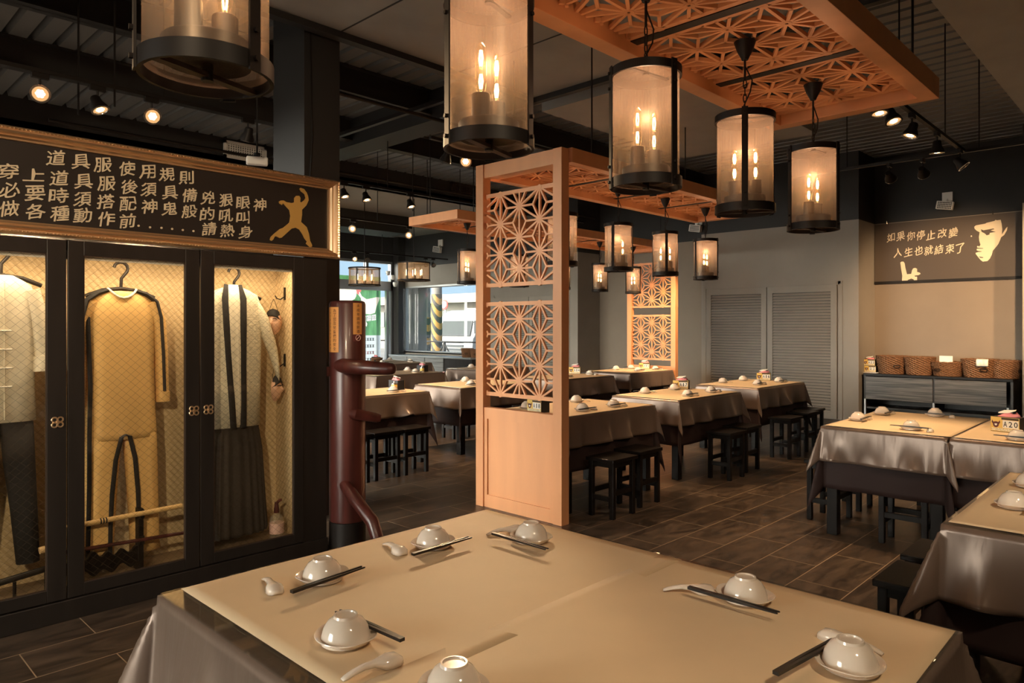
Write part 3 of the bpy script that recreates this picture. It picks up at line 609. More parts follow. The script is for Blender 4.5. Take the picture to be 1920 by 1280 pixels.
# kimono jacket, inner shirt and pleated skirt
hanger(1.925, 1.665, 'black clothes hanger holding the ivory kimono jacket')
t = thing('kimono_jacket', 'ivory woven kimono jacket with black lapels behind the glass door', 'costume')
loft([(1.69, 1.925, GY + .01, .04, .028), (1.675, 1.925, GY + .01, .09, .034), (1.64, 1.925, GY + .01, .155, .042), (1.58, 1.925, GY + .01, .175, .05), (1.4, 1.925, GY + .01, .175, .055), (1.1, 1.925, GY + .01, .170, .056), (.845, 1.925, GY + .01, .165, .055)], 30, .05, 8).build('body', 'haori', t, smooth='all')
for s_ in (-1, 1):
    MB().rings([[(1.925 + s_ * .14, GY + .03 * math.cos(a), 1.55 + .085 * math.sin(a)) for a in [2 * PI * k / 14 for k in range(14)]],
                [(1.925 + s_ * .22, GY + .03 * math.cos(a), 1.40 + .11 * math.sin(a) + s_ * 0) for a in [2 * PI * k / 14 for k in range(14)]],
                [(1.925 + s_ * .27, GY + .028 * math.cos(a), 1.25 + .095 * math.sin(a)) for a in [2 * PI * k / 14 for k in range(14)]],
                [(1.925 + s_ * .285, GY + .026 * math.cos(a), 1.165 + .085 * math.sin(a)) for a in [2 * PI * k / 14 for k in range(14)]]]).build('sleeve', 'haori', t, smooth='all')
    la = .06
    LX = ((1.872, 1.852, 1.858, 1.870, 1.888, 1.898), (1.950, 1.962, 1.960, 1.957, 1.957, 1.957))[s_ > 0]
    MB().tube([(LX[0], GY - .02, 1.70), (LX[1], GY - .045, 1.62), (LX[2], GY - .052, 1.45), (LX[3], GY - .055, 1.25), (LX[4], GY - .056, 1.0), (LX[5], GY - .055, .842)], [.016, .021, .021, .020, .020, .020], 8, flat=.3).build('lapel', 'blackcloth', t, smooth=True)
sh = loft([(1.70, 1.91, GY - .02, .03, .02), (1.6, 1.908, GY - .03, .046, .022), (1.3, 1.914, GY - .036, .042, .024), (1.0, 1.922, GY - .036, .036, .022), (.86, 1.926, GY - .034, .03, .02)], 18, .35, 5).build('inner_shirt', 'ivory', None, smooth='all'); tag(sh, 'white inner shirt showing between the black lapels', 'costume')
sk = loft([(.95, 1.925, GY + .01, .14, .028), (.845, 1.925, GY + .01, .158, .044), (.7, 1.92, GY + .01, .185, .07), (.45, 1.92, GY + .01, .2, .085), (.22, 1.92, GY + .01, .215, .1), (.20, 1.92, GY + .01, .21, .097)], 96, .13, 24).build('pleated_skirt', mat('black_brown_hemp', (.035, .026, .02), .8), None, smooth='all')
tag(sk, 'black pleated split skirt below the ivory kimono jacket', 'costume')
# face masks on hooks
def mask(x, y, z, rz, label, tilt=0):
    t = thing('face_mask', label, 'mask', (x, y, z), rz, 'hanging face masks'); n = 14; R = []
    for i in range(13):
        v = -1 + 2 * i / 12; w = math.sqrt(max(0, 1 - v * v)) * (1 - .10 * max(0, -v)); r = []
        for k in range(n + 1):
            u = -1 + 2 * k / n; d = math.sqrt(max(0, 1 - u * u)) * w
            nose = math.exp(-(u / .17) ** 2 - ((v + .05) / .2) ** 2) * .45 + math.exp(-(u / .22) ** 2 - ((v + .5) / .08) ** 2) * .10 - math.exp(-((abs(u) - .38) / .16) ** 2 - ((v - .22) / .1) ** 2) * .12
            r.append((u * w * .054, -(d * .045 + nose * .045 * (1 if w > .1 else 0)), v * .082))
        R.append(r)
    MB().grid(R).build('face', 'skin', t, smooth='all', solid=.003)
    R = []
    for i in range(7):
        v = .52 + .56 * i / 6; w = math.sqrt(max(0.0, 1.17 - v * v)); r = []
        for k in range(n + 1):
            u = -1 + 2 * k / n; r.append((u * w * .055, -(math.sqrt(max(0, 1 - u * u)) * w * .046 + .004 + .012 * max(0, v - .7)), v * .082 - .03 * abs(u) ** 3 * (i < 3)))
        R.append(r)
    MB().grid(R).build('hair', 'blackcloth', t, smooth='all', solid=.004)
    for s_ in (-1, 1): MB().tube([(s_ * .012, -.048, .022), (s_ * .022, -.046, .026), (s_ * .034, -.036, .022)], .003, 6).build('eyebrow', 'blackcloth', t)
    MB().tube([(-.046, 0, .02), (-.01, 0, .13), (0, 0, .15)], .0015, 5).tube([(.046, 0, .02), (.01, 0, .13), (0, 0, .15)], .0015, 5).build('strap', 'blackcloth', t)
mask(2.205, 4.235, 1.475, -.85, 'painted face mask with swept black hair hung on the upper hook')
mask(2.20, 4.215, 1.055, .7, 'pale face mask turned aside on the lower hook')
for z in (1.64, 1.215):
    h = MB().box(2.262, 2.27, 4.20, 4.215, z - .02, z + .06).tube([(2.264, 4.207, z), (2.235, 4.207, z - .018), (2.215, 4.212, z - .012), (2.205, 4.215, z + .006)], .004, 6).build('wall_hook', 'iron', None)
    tag(h, 'black wall hook holding the %s face mask' % ('upper' if z > 1.5 else 'lower'), 'hook')
# spray bottle
t = thing('spray_bottle', 'clear spray bottle with a dark red nozzle on the cabinet floor', 'bottle', (2.165, 4.12, .136))
MB().lathe([(.040, 0), (.043, .006), (.043, .11), (.036, .135), (.016, .155), (.014, .165)], 20).build('flask', see_through('bottle_plastic', (.86, .84, .78), fac=.12, dcol=(.8, .75, .65)), t, smooth=True)
MB().lathe([(.0445, .035), (.0445, .10)], 20).build('paper_label', mat('pink_label', (.66, .42, .36), .6), t, smooth=True)
MB().lathe([(.017, .16), (.017, .18), (.013, .20), (.012, .225)], 14).tube([(0, 0, .215), (.004, -.02, .235), (.012, -.035, .243)], .009, 8).build('nozzle', 'burgundy', t, smooth=True)
# swords and stand
t = thing('sword_stand', 'carved black sword stand on the cabinet floor', 'sword stand', (1.19, 4.12, .136))
for x in (-.19, .18): MB().box(x - .012, x + .012, -.03, .03, 0, .335).box(x - .012, x + .012, -.06, .06, 0, .02).box(x - .012, x + .012, -.045, -.03, .145, .19).box(x - .012, x + .012, -.045, -.03, .285, .33).build('upright', 'stool', t, bevel=.003)
P = [(-.18 + .36 * k / 36, .045 + .016 * math.cos(k * .7) - .012 * math.exp(-((k - 18) / 5) ** 2)) for k in range(37)] + [(.18 - .36 * k / 36, .122 + .014 * math.sin(k * .9) + .018 * math.exp(-((k - 22) / 3) ** 2)) for k in range(37)]
MB().prism([(x, -.012, z) for x, z in P], (0, .024, 0)).build('carved_rail', 'stool', t)
def sword(name, label, x0, x1, z0, z1, r, m, bands=()):
    t = thing(name, label, 'sword', (0, 0, 0)); y = 4.12 - .042
    MB().tube([(x0, y, z0), (x1, y, z1)], r, 12).build('scabbard', m, t, smooth=True)
    for b in bands: MB().tube([(b, y, z0 + (z1 - z0) * (b - x0) / (x1 - x0)), (b + .006, y, z0 + (z1 - z0) * (b + .006 - x0) / (x1 - x0))], r + .0012, 12).build('band', 'blackcloth', t)
    return t
sword('practice_sword', 'pale bamboo sword on the upper rest of the stand', .93, 1.575, .442, .452, .014, mat('bamboo', (.62, .40, .17), .4), (1.165, 1.178, 1.191))
sword('practice_sword', 'dark red lacquered sword on the lower rest of the stand', .93, 1.60, .325, .298, .010, 'burgundy')
t = thing('long_sword', 'black scabbarded sword lying low beneath the black trousers', 'sword')
MB().tube([(.735, 4.09, .235), (.98, 4.09, .262)], .016, 12).build('scabbard', 'stool', t, smooth=True); MB().tube([(.725, 4.09, .234), (.737, 4.09, .2355)], .017, 12).build('end_cap', 'bronze', t)
MB().tube([(.80, 4.09, .136), (.80, 4.09, .225)], .008, 8).tube([(.93, 4.09, .136), (.93, 4.09, .24)], .008, 8).build('rest', 'stool', t)
t = thing('short_sword', 'short sword with pale wooden hilt end beside the black trousers', 'sword')
MB().tube([(.900, 4.085, .352), (.925, 4.085, .355)], .017, 10).build('hilt', mat('hilt_wood', (.66, .42, .2), .5), t); MB().tube([(.925, 4.085, .355), (.99, 4.085, .362)], .012, 10).build('scabbard', 'stool', t, smooth=True)

# ================================================================== WOODEN TRAINING DUMMY
dm = thing('wooden_training_dummy', 'burgundy wooden martial arts dummy post with arms beside the cabinet', 'training dummy', (2.605, 4.01, 0))
def drz(d, r, z): return _F * d + _R * r + Vector((0, 0, z)) - Vector((2.605, 4.01, 0))
MB().lathe([(0, .19), (.115, .19), (.117, .2), (.117, 1.595), (.110, 1.612), (.095, 1.618), (0, 1.618)], 32).build('trunk', 'burgundy', dm, smooth=True)
MB().lathe([(.1175, 0), (.1175, .188)], 32).build('base', 'iron', dm, smooth=True)
MB().tube([drz(4.62, -1.13, 1.20), drz(4.45, -1.01, 1.20), drz(4.41, -.90, 1.195), drz(4.38, -.76, 1.19), drz(4.378, -.735, 1.19), drz(4.377, -.722, 1.19), drz(4.376, -.714, 1.19)], [.046, .048, .044, .038, .035, .028, .012], 16).build('arm', 'burgundy', dm, smooth=True)
MB().tube([drz(4.62, -1.10, .90), drz(4.55, -1.0, .89), drz(4.66, -.885, .852), drz(4.665, -.86, .85)], [.036, .036, .032, .022], 16).build('arm', 'burgundy', dm, smooth=True)
MB().tube([drz(4.60, -1.10, .46), drz(4.48, -1.0, .38), drz(4.38, -.86, .25), drz(4.34, -.81, .12), drz(4.33, -.79, .02)], [.036, .040, .042, .038, .034], 16).build('leg', 'burgundy', dm, smooth=True)
MB().box(-.2, -.1, .03, .06, 1.13, 1.19).build('mounting_bar', 'burgundy', dm)
def patch(a0, a1, z0, z1, m, name, r=.1185, n=8):
    base = math.atan2(-4.01, -2.605); R = []
    for z in (z0, z1): R.append([(r * math.cos(base + math.radians(a0 + (a1 - a0) * k / n)), r * math.sin(base + math.radians(a0 + (a1 - a0) * k / n)), z) for k in range(n + 1)])
    return MB().grid(R).build(name, m, dm, smooth='all')
def curved_text(txt, ang, z0, z1, size, m, par):
    base = math.atan2(-4.01, -2.605) + math.radians(ang); out = Vector((math.cos(base), math.sin(base), 0)); right = Vector((-math.sin(base), math.cos(base), 0)); o = MB()
    for i, ch in enumerate(txt):
        glyph(o, ch, out * .1205 + Vector((0, 0, z0 + (z1 - z0) * (i + .5) / len(txt))), right, UP, size, ZERO, fit=(size, size * .9))
    return o.build('lettering', m, dm)
patch(-80, -28, 1.285, 1.575, 'sticker', 'warning_sticker'); curved_text('為了您及兒童們的安全', -42, 1.565, 1.295, .024, 'ink', dm)
curved_text('為了您及兒童們安全請勿', -62, 1.55, 1.30, .011, 'ink', dm)
patch(17, 50, 1.40, 1.602, 'sticker', 'warning_sticker'); curved_text('未成年請勿飲酒', 34, 1.597, 1.405, .022, 'ink', dm)
patch(17, 50, 1.355, 1.40, mat('dark_red_label', (.12, .025, .02), .5), 'icon_sticker')
base = math.atan2(-4.01, -2.605) + math.radians(34); out = Vector((math.cos(base), math.sin(base), 0)); rt = Vector((-math.sin(base), math.cos(base), 0))
MB().tube([out * .1205 + rt * (.018 * math.cos(a)) + UP * (1.378 + .018 * math.sin(a)) for a in [2 * PI * k / 20 for k in range(21)]], .0018, 6).tube([out * .1205 - rt * .012 + UP * 1.366, out * .1205 + rt * .012 + UP * 1.39], .0018, 6).build('prohibition_icon', mat('icon_pink', (.8, .5, .42), .5), dm)

# ================================================================== TABLES
TZ = .75
def cloth(hx, hy, drops, tilts, seed, m, name, z, wave=.05, corner=.5):
    """draped rectangle; drops/tilts = (x-, x+, y-, y+)"""
    rnd = random.Random(seed); ph = [rnd.uniform(0, 6) for _ in range(8)]; NX, NY, ND = 46, 32, 12
    def axis(h, dm, dp, n):
        return [-h - dm * (1 - i / ND) for i in range(ND)] + [-h + 2 * h * i / n for i in range(n + 1)] + [h + dp * (i + 1) / ND for i in range(ND)]
    def tilt_edge(a, h, s, d, t0, k):   # little standing folds along a side, none at its ends
        w = max(0, 1 - (a / h) ** 4); w2 = max(0, math.sin(a * 7 + ph[k])) ** 9 + .6 * max(0, math.sin(a * 9.5 + ph[(k + 2) % 8])) ** 7
        return max(0.0, t0 + w * (s / d) * wave * (w2 + .35 * math.sin(a * 17 + ph[(k + 3) % 8])))
    R = []
    for u in axis(hx, drops[0], drops[1], NX):
        r = []
        for v in axis(hy, drops[2], drops[3], NY):
            cx, cy = max(-hx, min(hx, u)), max(-hy, min(hy, v)); ou, ov = abs(u - cx), abs(v - cy)
            su, sv = (1 if u > 0 else -1), (1 if v > 0 else -1); iu, iv = (1 if u > 0 else 0), (3 if v > 0 else 2)
            if ou < 1e-6 and ov < 1e-6: p = (cx, cy, 0)
            elif ov < 1e-6: t = tilt_edge(cy, hy, ou, drops[iu], tilts[iu], iu); p = (cx + su * ou * t, cy, -ou * math.sqrt(1 - t * t))
            elif ou < 1e-6: t = tilt_edge(cx, hx, ov, drops[iv], tilts[iv], iv); p = (cx, cy + sv * ov * t, -ov * math.sqrt(1 - t * t))
            else:
                rr = math.hypot(ou, ov); fi = math.atan2(ov, ou); s2 = math.sin(2 * fi); e = tilts[iu] * math.cos(fi) ** 2 + tilts[iv] * math.sin(fi) ** 2
                t = e + (corner - e) * (.72 * max(0, s2) ** 3 + .28 * max(0, s2)) * (1 + .16 * math.sin(6 * fi + ph[4]))
                p = (cx + su * math.cos(fi) * rr * t, cy + sv * math.sin(fi) * rr * t, -rr * math.sqrt(max(.2, 1 - t * t)))
            r.append((p[0], p[1], p[2] + z + (.002 if p[2] == 0 else 0)))
        R.append(r)
    return MB().grid(R).build(name, m, None, smooth='all', solid=.002)
def table(x0, x1, y0, y1, tag_, seed, inner=(0, 0, 0, 0), ov=.235, un=.42, paper=True, glass=True, flare=.30):
    """one dining table with two cloths, a glass sheet and (paper) a paper cover; inner marks sides that abut another table"""
    cx, cy, hx, hy = (x0 + x1) / 2, (y0 + y1) / 2, (x1 - x0) / 2, (y1 - y0) / 2
    t = thing('dining_table', 'cloth-covered black table %s' % tag_, 'table', (cx, cy, 0), 0, 'dining tables')
    MB().box(-hx + .012, hx - .012, -hy + .012, hy - .012, .71, .744).build('tabletop', 'stool', t)
    for sx in (-1, 1):
        for sy in (-1, 1): MB().box(sx * (hx - .065) - .035, sx * (hx - .065) + .035, sy * (hy - .065) - .035, sy * (hy - .065) + .035, 0, .71).build('leg', 'stool', t, bevel=.003)
    dr = lambda d: tuple((d, d, .03)[i] for i in inner)
    ti = lambda a: tuple(a if not i else .0 for i in inner)
    u = cloth(hx - .016, hy - .016, dr(un), ti(.012), seed, 'plum', 'undercloth', TZ - .005, .035, flare * .6); u.location = (cx, cy, 0)
    tag(u, 'dark plum undercloth %s' % tag_, 'tablecloth', 'dark undercloths')
    c = cloth(hx, hy, dr(ov), ti(.09), seed + 50, 'satin', 'satin_tablecloth', TZ, .30, flare); c.location = (cx, cy, 0)
    tag(c, 'satin overcloth %s' % tag_, 'tablecloth', 'satin tablecloths')
    if glass:
        g = MB().box(-hx + .005, hx - .005, -hy + .004, hy - .004, TZ + .003, TZ + .008).build('glass_sheet', 'tglass', None, bevel=.001); g.location = (cx, cy, 0)
        tag(g, 'glass sheet %s' % tag_, 'glass', 'table glass sheets')
    if paper: sheet(x0 + .03, x1 - .015, y0 + (.012 if not inner[2] else -.012), y1 - .015, tag_, seed)
def sheet(x0, x1, y0, y1, tag_, seed, z=TZ + .0086):
    rnd = random.Random(seed); R = []; a, b = rnd.uniform(0, 6), rnd.uniform(0, 6)
    for i in range(31):
        x = x0 + (x1 - x0) * i / 30
        R.append([(x, y0 + (y1 - y0) * j / 24 + .003 * math.sin(x * 3 + a) * (j in (0, 24)), z + .0004 * math.sin(x * 9 + a) * math.sin((y0 + (y1 - y0) * j / 24) * 7 + b)) for j in range(25)])
    p = MB().grid(R).build('paper_cover', 'paper', None, smooth='all', solid=.0005)
    return tag(p, 'cream paper %s' % tag_, 'paper cover', 'paper table covers')
table(.690, 1.885, 1.176, 1.945, 'on the near table, beside the cabinet', 1, (0, 0, 1, 0), paper=False, flare=.42, ov=.27)
table(.690, 1.885, .388, 1.160, 'of the near table closest to the viewer', 2, (0, 0, 0, 2), paper=False, flare=.42, ov=.27)
sheet(.745, 1.868, 1.10, 1.935, 'of the near table, half beside the cabinet', 3)
sheet(.712, 1.862, .395, 1.17, 'of the near table, half closest to the viewer', 4, TZ + .0091)
T20a, T20b = 'at table A20', 'of the table adjoining A20 at its bench end'
table(5.09, 6.34, 1.13, 1.905, 'of table A20, half by the walkway', 11, (0, 0, 1, 0)); table(5.09, 6.34, .345, 1.115, 'of table A20, half beside the number box', 12, (0, 0, 0, 2))
table(2.86, 4.09, -.115, .655, 'of the table at the room edge with two stools', 13, flare=.46, ov=.26)
table(4.20, 5.43, 3.47, 4.235, 'of table A18 beside the orange screen', 14)
table(5.885, 7.135, 3.50, 4.27, 'of table A17 in the middle of the row', 15)
table(7.66, 8.96, 3.55, 4.33, 'of table A16 before the louvred doors', 16)
table(3.68, 4.885, 5.94, 6.64, 'of the table behind the wooden dummy', 17)
table(5.345, 6.55, 5.96, 6.78, 'of the middle table in the second row', 18)
table(7.06, 8.275, 5.97, 6.75, 'of the second row table seen past the screen', 19)
table(8.80, 10.0, 6.06, 6.88, 'of the table before the far orange screen', 20)
table(5.85, 7.115, 8.28, 9.03, 'of the third row table towards the poster', 21)
table(7.75, 8.97, 8.25, 8.99, 'of the third row table towards the low window', 22)
table(7.62, 8.86, 10.70, 11.45, 'of the farthest table group, near half', 23, (0, 0, 0, 1)); table(7.62, 8.86, 11.47, 12.2, 'of the farthest table group, window half', 24, (0, 0, 2, 0))

# ------------------------------------------------------------------ stools
st = thing('wooden_stool', 'x', 'stool', (0, 0, 0), 0, 'black wooden stools')
MB().box(-.165, .165, -.13, .13, .425, .452).build('seat', 'stool', st, bevel=.004)
for sx in (-1, 1):
    for sy in (-1, 1): MB().box(sx * .128 - .018, sx * .128 + .018, sy * .098 - .018, sy * .098 + .018, 0, .425).build('leg', 'stool', st, bevel=.003)
    MB().box(sx * .128 - .012, sx * .128 + .012, -.082, .082, .13, .165).build('stretcher', 'stool', st); MB().box(sx * .128 - .01, sx * .128 + .01, -.082, .082, .385, .424).build('apron', 'stool', st)
for sy in (-1, 1):
    MB().box(-.112, .112, sy * .098 - .012, sy * .098 + .012, .175, .21).build('stretcher', 'stool', st); MB().box(-.112, .112, sy * .098 - .01, sy * .098 + .01, .385, .424).build('apron', 'stool', st)
spots = [(4.50, 3.265, 0, 'nearest the orange screen at table A18'), (4.94, 3.32, 0, 'at table A18 on the side away from the screen'),
 (6.36, 3.27, 0, 'at table A17 nearest table A18'), (6.82, 3.33, 0, 'at table A17 nearest table A16'),
 (7.82, 3.31, 0, 'at table A16 nearest table A17'), (8.42, 3.36, 0, 'second along table A16'), (8.78, 3.42, 0, 'at table A16 by the louvred doors'),
 (4.05, 5.66, 0, 'first at the table behind the wooden dummy'), (4.40, 5.66, 0, 'second at the table behind the wooden dummy'), (3.70, 5.66, 0, 'half hidden by the wooden dummy'), (4.1, 6.84, 0, 'on the far side of the table behind the wooden dummy'), (4.6, 6.84, 0, 'beyond the dummy table towards the window'),
 (5.75, 5.72, 0, 'at the middle table of the second row'), (6.2, 7.0, 0, 'on the far side of the second row table'), (7.4, 5.72, 0, 'at the second row table seen past the screen'), (7.9, 5.72, 0, 'second at the second row table seen past the screen'),
 (5.55, 2.01, 0, 'half under table A20 at the walkway'), (6.05, 2.02, 0, 'at table A20 walkway side towards the sideboard'), (5.26, 1.40, PI / 2, 'under the long cloth of table A20'), (5.26, .66, PI / 2, 'under the cloth beside the number box of table A20'), (6.55, 1.5, PI / 2, 'behind table A20 by the sideboard'),
 (3.18, .80, 0, 'nearest the viewer at the room edge table'), (3.60, .815, 0, 'behind another stool at the room edge table'), (2.78, .06, PI / 2, 'in shadow at the end of the room edge table'),
 (4.62, 4.45, 0, 'on the far side of table A18'), (5.08, 4.45, 0, 'on the far side of table A18 by table A17'), (9.25, 5.85, 0, 'at the table before the far screen'), (6.3, 8.05, 0, 'at the third row table')]
for i, (x, y, rz, d) in enumerate(spots):
    o = st if i == 0 else dup(st, (x, y, 0), rz)
    o.location = (x, y, 0); o.rotation_euler = (0, 0, rz); o['label'] = 'black wooden stool ' + d

# ------------------------------------------------------------------ crockery
B0 = MB().lathe([(.0, .0545), (.0205, .0545), (.0215, .0575), (.0255, .0575), (.027, .052), (.038, .045), (.0475, .031), (.0525, .014), (.0535, .0), (.0515, .0), (.0505, .013), (.045, .030), (.034, .043), (.0, .049)], 36)
SAU = MB()
pr = [(.0, .004), (.040, .004), (.048, .008), (.060, .017), (.068, .020), (.069, .018), (.060, .012), (.048, .003), (.040, .0), (.0, .0)]
for i, (r, z) in enumerate(pr):
    pass
SAU.lathe(pr, 40); SAU.v = [(x * 1.06, y * .94, z + .003 * max(0, (abs(x) - .052) / .017) ** 2 * (abs(x) > .052)) for x, y, z in SAU.v]
def spoon_mesh():
    R = []
    n = 14
    for x, hw, h, zb in ((-.034, .004, .004, .004), (-.030, .014, .012, .0), (-.02, .0205, .020, .0), (-.004, .0225, .022, .0), (.012, .020, .020, .0), (.024, .013, .016, .004), (.034, .0095, .011, .008), (.055, .0085, .009, .010), (.078, .0085, .007, .007), (.095, .009, .005, .003), (.102, .006, .004, .001)):
        R.append([(x, hw * math.copysign(abs(math.cos(a)) ** .7, math.cos(a)), zb + (h - .0) * max(0.0, math.sin(a)) ** .6 if math.sin(a) > 0 else zb) for a in [2 * PI * k / n for k in range(n)]])
    return MB().rings(R)
def chop_mesh():
    return MB().rings([[(x, s * a, s * b) for a, b in ((-1, -1), (1, -1), (1, 1), (-1, 1))] for x, s in ((-.118, .0036), (-.02, .0034), (.112, .0019), (.116, .0012))])
protos = {}
def crock(kind, mb, m, group, cat, smooth=True):
    if kind not in protos: protos[kind] = mb().build(kind, m, None, smooth=smooth); o = protos[kind]
    else: o = protos[kind].copy(); COL.objects.link(o)
    return o
BW = lambda: B0
def setting(x, y, place, chop=None, spoon=None, z=TZ + .0095, rz=0, saucer=True):
    if saucer:
        s = crock('saucer', lambda: SAU, 'porc', '', ''); s.location = (x, y, z); s.rotation_euler = (0, 0, rz); tag(s, 'white saucer %s' % place, 'saucer', 'white saucers')
    b = crock('rice_bowl', BW, 'porc', '', ''); b.location = (x, y, z + (.0045 if saucer else 0)); b.rotation_euler = (0, 0, 0); tag(b, 'upturned white bowl %s' % place, 'bowl', 'upturned white bowls')
    if chop:
        (ax, ay), (bx, by) = chop; dx, dy = bx - ax, by - ay; L = math.hypot(dx, dy); nx, ny = -dy / L, dx / L
        for k in (-1, 1):
            c = crock('chopstick', chop_mesh, 'chop', '', '', False); g = .0046
            c.location = ((ax + bx) / 2 + nx * g * k, (ay + by) / 2 + ny * g * k, z + .0262); c.rotation_euler = (0, 0, math.atan2(dy, dx) + .015 * k)
            tag(c, 'black chopstick of the pair %s' % place, 'chopstick', 'black chopsticks')
    if spoon:
        sx, sy, sr = spoon; p = crock('soup_spoon', spoon_mesh, 'porc', '', '', 'all'); p.location = (sx, sy, z + .0005); p.rotation_euler = (0, 0, sr)
        tag(p, 'white china spoon %s' % place, 'spoon', 'white soup spoons')
setting(1.035, 1.715, 'at the near table corner closest to the sword stand', ((.908, 1.636), (1.125, 1.662)), (.905, 1.735, 1.35))
setting(1.435, 1.728, 'on the near table in front of the wooden dummy', ((1.298, 1.650), (1.523, 1.654)), (1.322, 1.755, 1.4))
setting(1.69, 1.545, 'at the near table corner before the orange screen', ((1.604, 1.631), (1.602, 1.399)), (1.728, 1.655, 2.8), rz=PI / 2)
setting(.868, 1.343, 'on the near table edge where the dark glass shows', ((.925, 1.215), (.914, 1.451)), (.868, 1.19, 3.05), rz=PI / 2)
setting(.885, 1.005, 'cut off at the bottom edge of the near table', rz=PI / 2)
setting(1.70, .822, 'on the near table beside the walkway to A20', ((1.618, .934), (1.619, .70)), (1.672, .924, 2.2), rz=PI / 2)
setting(1.505, .505, 'at the near table corner by the room edge table', ((1.341, .582), (1.557, .555)), (1.618, .578, -1.6))
def far_set(x, y, place, side=-1, along='x', sp=True):
    if along == 'x': setting(x, y, place, ((x - .115, y + side * .058), (x + .115, y + side * .050)), (x + .11, y + side * .03, -1.57 * side) if sp else None)
    else: setting(x, y, place, ((x + side * .058, y - .115), (x + side * .050, y + .115)), (x + side * .03, y - .12, 0.2) if sp else None, rz=PI / 2)
for x, y, d, s_, al in ((5.53, 1.80, 'on A20 at the corner by the walkway', -1, 'x'), (6.03, 1.785, 'on A20 farthest along the walkway edge', -1, 'x'), (6.21, 1.46, 'on A20 at the sideboard end', -1, 'y'), (5.29, 1.385, 'on A20 by the front satin drape', -1, 'y'), (5.25, .79, 'on A20 at the edge of the picture', -1, 'y'), (6.19, .86, 'on A20 behind the number box', -1, 'y'),
    (3.28, .505, 'on the room edge table', -1, 'x'), (3.75, .52, 'on the room edge table, partly out of the picture', -1, 'x'),
    (4.60, 3.635, 'on A18 nearest the orange screen', -1, 'x'), (5.03, 3.635, 'on A18 above the second stool', -1, 'x'), (5.1, 4.10, 'on A18 by the edge facing away from the stools', 1, 'x'), (4.40, 4.07, 'on A18 seen through the orange screen', 1, 'x'),
    (6.26, 4.125, 'on A17 at the far corner towards A18', 1, 'x'), (6.84, 4.13, 'on A17 at the far corner towards A16', 1, 'x'), (6.31, 3.66, 'on A17 above its first stool', -1, 'x'), (6.84, 3.69, 'on A17 above its second stool', -1, 'x'),
    (8.08, 4.2, 'on A16 at the far corner towards A17', 1, 'x'), (8.62, 4.2, 'on A16 at the far corner by the doors', 1, 'x'), (8.10, 3.765, 'on A16 above its first stool', -1, 'x'), (8.67, 3.755, 'on A16 at the end by the doors', -1, 'x'),
    (9.37, 6.72, 'before the far screen, far edge by the wall', 1, 'x'), (9.80, 6.73, 'before the far screen, far edge by the number box', 1, 'x'), (9.30, 6.26, 'before the far screen on the near edge', -1, 'x'), (9.78, 6.25, 'before the far screen at its foot', -1, 'x'),
    (8.12, 6.28, 'by the number box of the second row table', -1, 'y'), (7.45, 6.2, 'on the second row table partly behind the screen', -1, 'x'),
    (4.52, 6.10, 'on the dummy table beside the open box', -1, 'x'), (3.98, 6.12, 'on the dummy table beside the post', -1, 'x'), (4.0, 6.5, 'on the dummy table far edge', 1, 'x'),
    (6.02, 6.62, 'on the middle second row table far edge', 1, 'x'), (5.65, 6.12, 'on the middle second row table near edge', -1, 'x'),
    (6.65, 8.42, 'on the third row table by its box', -1, 'x'), (6.86, 8.88, 'on the third row table beside the arm tip', 1, 'x'), (6.1, 8.45, 'on the third row table near the post', -1, 'x'), (8.15, 8.82, 'on the table towards the low window', 1, 'x'), (8.1, 8.42, 'on the table towards the low window, near edge', -1, 'x'),
    (8.65, 11.12, 'on the farthest tables, near the window corner', -1, 'y'), (8.7, 11.85, 'on the farthest tables, by the black corner post', -1, 'y'), (7.9, 11.0, 'on the farthest tables before the poster', 1, 'y'), (7.9, 11.7, 'on the farthest tables beside the basket', 1, 'y')):
    far_set(x, y, d, s_, al)

